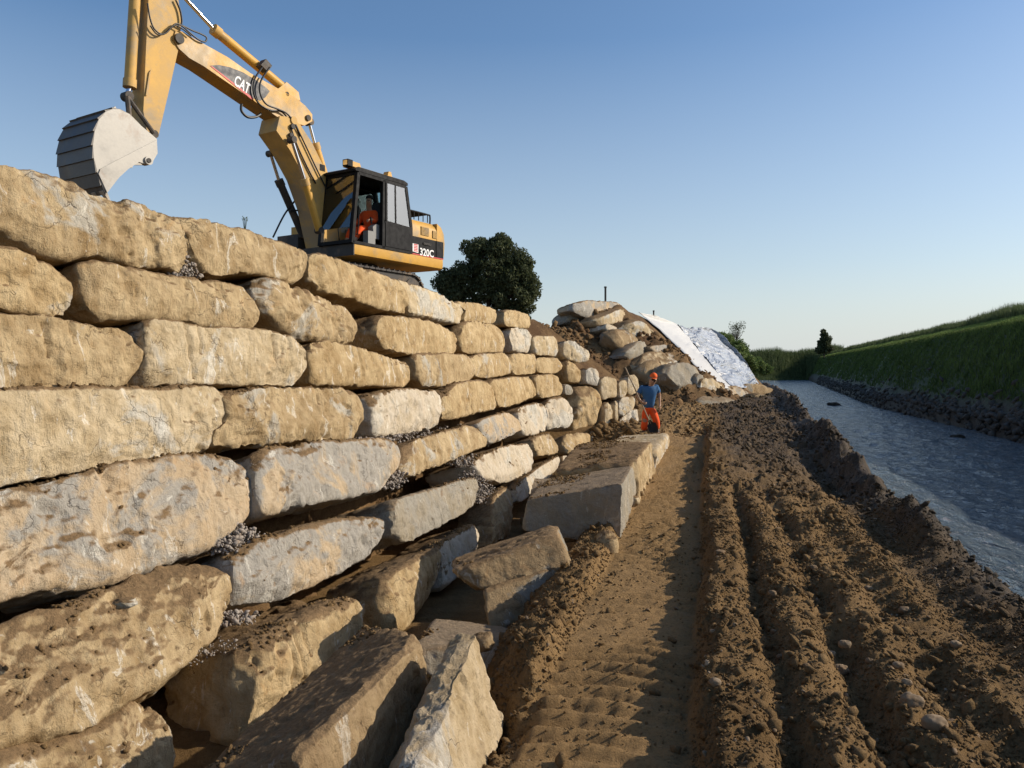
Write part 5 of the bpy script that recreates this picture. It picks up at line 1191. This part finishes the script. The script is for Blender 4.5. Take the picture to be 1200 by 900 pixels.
# gravel caught between the wall stones
def gravel(poly, n, s, T=.3):
    poly = np.array(poly, float); lo, hi = poly.min(0), poly.max(0); out = []
    while len(out) < n:
        p = rng.uniform(lo, hi); c = False; j = len(poly)-1
        for i in range(len(poly)):
            if (poly[i][1] > p[1]) != (poly[j][1] > p[1]) and p[0] < (poly[j][0]-poly[i][0])*(p[1]-poly[i][1])/(poly[j][1]-poly[i][1])+poly[i][0]: c = not c
            j = i
        if c: q = wall_hit(*p); q[0] -= rng.uniform(.02, T); out.append(q)
    return out
G_ = []; GS = []
for poly, n, s, T in (([(221,262),(226,290),(238,320),(243,326),(214,326),(222,305)], 260, .022, .15), ([(272,640),(290,612),(312,625),(318,636),(300,645),(276,650)], 500, .02, .16), ([(276,716),(300,716),(312,722),(300,732),(274,734)], 200, .02, .2),
                   ([(558,553),(566,552),(583,570),(590,590),(572,590),(560,572)], 420, .022, .2), ([(505,512),(520,505),(600,494),(612,507),(560,530),(540,530)], 300, .022, .5), ([(465,553),(482,552),(480,566),(462,575),(455,570)], 260, .022, .2), ([(430,515),(510,505),(515,510),(460,521)], 220, .022, .3), ([(540,535),(560,533),(560,548),(545,546)], 160, .022, .2), ([(200,786),(230,765),(285,745),(290,760),(240,780)], 160, .014, .3)):
    n = int(n*1.5); g = gravel(poly, n, s, T*1.6); G_ += g; GS += list(s*.5*(1-rng.uniform(0, 1, n)*.93)**-.5)
G_ = np.array(G_); gv = scatter('gravel', G_[:, 0], G_[:, 1], G_[:, 2], np.array(GS)*rng.uniform(.5, 1.3, len(GS)), M['gravel'], TC, .3); tag(gv, 'grey crushed gravel spilling out of the joints between wall stones', 'gravel', kind='stuff')
# broken stone along the foot of the far bank
n = 1900; Y = sampleY(n, 20, 120); cw_, tw = crest_w(Y); w = tw+.05+(cw_-tw)*np.abs(rng.normal(0, .13, n)); ok = w < cw_-.6; w, Y = w[ok], Y[ok]
rr = scatter('bank_rubble', w+.2465*Y, Y, ground_z(w, Y, False), rng.uniform(.05, .19, len(w)), simple('wet_rubble', (.075, .064, .052), .8, nz=.4, nscale=2), TC, .3); tag(rr, 'grey broken rubble lining the foot of the far bank', 'rubble', kind='stuff')
n = 16000; Y = rng.uniform(22, 32, n); X = rng.uniform(-2, 13, n); z = mound_z(X, Y); ok = (z > .2)&((X < 3)|(rng.uniform(0, 1, n) < .35)); X, Y, z = X[ok], Y[ok], z[ok]
cm = scatter('soil_lumps', X, Y, z, np.clip(.03*(1-rng.uniform(0, 1, len(X)))**-.5, .03, .16), M['earth'], TC, .35); tag(cm, 'brown soil lumps over the slope of the mound', 'soil', kind='stuff')
for x, y, Yr, r, lab in ((1122, 513, 28.1, .20, 'dark wet rock breaking the water near the far bank, nearest in the river'), (977, 475, 51.8, .32, 'dark rock in mid river below the pale riffle'), (1098, 622, 12.0, .14, 'small dark lump on the very edge of the mud above the water')):
    boulder(x, y, Yr, r, 'dark', lab, sq=(1.3, 1, .6))

# ------------------------------------------------------------------ plastic sheets on the mound
def sheet(name, left, right, nu, nv, mat, label, cat, lift=.08, wr=.03, y0=27):
    left, right = [np.array(q, float) for q in (left, right)]; s = np.linspace(0, 1, nu); k = np.linspace(0, 1, len(left))
    L = np.stack([np.interp(s, k, left[:, i]) for i in (0, 1)], -1); R = np.stack([np.interp(s, k, right[:, i]) for i in (0, 1)], -1); V = np.zeros((nu, nv, 3))
    for i in range(nu):
        for j in range(nv): p = L[i]+(R[i]-L[i])*j/(nv-1); V[i, j] = mound_hit(p[0], p[1], lift, y0)
    w_ = V.copy(); V[..., 2] += wr*fbm(w_*np.array([1.2, .5, 2.4]), 4, 77, .65)+lift*.3
    V[..., 1] += .6*wr*fbm(w_*2.3+9, 3, 79)
    o = np_mesh(name, V.reshape(-1, 3), grid_faces(nu, nv), mat); tag(o, label, cat); m = o.modifiers.new('thickness', 'SOLIDIFY'); m.thickness = .008; o.location = (0, 0, 0); return o
WS = simple('white_sheet', (.56, .55, .52), .55, nz=.06, bump=.2)
fm_ = NT('clear_film'); fm_.b.inputs['Base Color'].default_value = (.36, .385, .42, 1); fm_.b.inputs['Roughness'].default_value = .42; fm_.b.inputs['Specular IOR Level'].default_value = .8; fm_.b.inputs['Alpha'].default_value = 1.0
vv = fm_.wpos(); mp = fm_.vmul(vv, (.7, .4, 2.2)); fm_.l(fm_.bump(fm_.noise(mp, .55, 3, .5, 1.6), 1.0, .9), fm_.b.inputs['Normal'])
sheet('white_sheet', [(748, 366), (775, 389), (800, 414), (822, 437), (842, 456)], [(770, 370), (795, 381), (817, 401), (838, 431), (860, 457)], 70, 10, WS, 'band of white sheet running down the mound beside the clear film', 'sheet')
sheet('plastic_film', [(794, 382), (806, 395), (818, 410), (832, 427), (846, 443), (862, 458)], [(801, 383), (832, 386), (851, 397), (867, 415), (880, 435), (889, 450)], 80, 46, fm_.m, 'shiny crinkled clear plastic film spread over the mound above the river', 'film', lift=.10, wr=.09)
for x, y0_, y1_, Yp, lab in ((709.5, 336, 362, 33.6, 'thick iron post standing up behind the rocks on top of the mound'), (766, 364, 374, 37, 'thin short stake standing where the white sheet begins')):
    a, b = P(x, y1_+4, Yp), P(x, y0_, Yp); bm = bmesh.new(); add_tube(bm, [np.zeros(3), b-a], .045 if y0_ < 350 else .035, 10)
    add_tube(bm, [b-a-np.array([0, 0, .05]), b-a+np.array([0, 0, .01])], .06 if y0_ < 350 else .045, 10); tag(finish('post', bm, DGR, None, a), lab, 'post')
# a dry weed on the top course
a = P(287, 266, 10.3); bm = bmesh.new()
for k in range(5): dx = (k-2)*.02; add_tube(bm, [np.array([0, 0, -.1]), np.array([dx*.6, 0, .08]), np.array([dx*1.0, 0, .11+.02*(k % 2)])], .003, 5)
for k in range(16): q = np.array([rng.uniform(-.03, .03), rng.uniform(-.02, .02), rng.uniform(.07, .13)]); add_tube(bm, [q, q+np.array([.012, 0, .012])], [.006, .001], 5)
tag(finish('weed', bm, REED, None, a), 'dry little weed standing on the top course, left of the boom foot', 'weed')

# soil and chips lying on the ledges and slabs
dg = bpy.context.evaluated_depsgraph_get(); bpy.context.view_layer.update(); n = 26000; Yr = 3.0*(20/3.0)**rng.uniform(0, 1, n); pts = []; nrmz = []; ns = fbm2(Yr*1.1, Yr*0, 2, 3)
for i in range(n):
    x = float(plan(Yr[i]))+rng.uniform(.35, 3.4); hit, loc, nr, idx, ob, mt = SC.ray_cast(dg, Vector((x, float(Yr[i]), 3.0)), Vector((0, 0, -1)))
    if hit and nr.z > .8 and ob.name.startswith(('wall_stone', 'stone_slab', 'embankment')): pts.append(loc[:])
pts = np.array(pts); k = fbm(pts*1.8, 3, 501) > .0; pts = pts[k]
ls = scatter('ledge_soil', pts[:, 0], pts[:, 1], pts[:, 2], np.clip(.006*(1-rng.uniform(0, 1, len(pts)))**-.5, .005, .018)*(1+.05*pts[:, 1]), M['clod'], TC, .3); tag(ls, 'loose soil and chips lying on ledges of the wall and on the slabs', 'soil', kind='stuff')
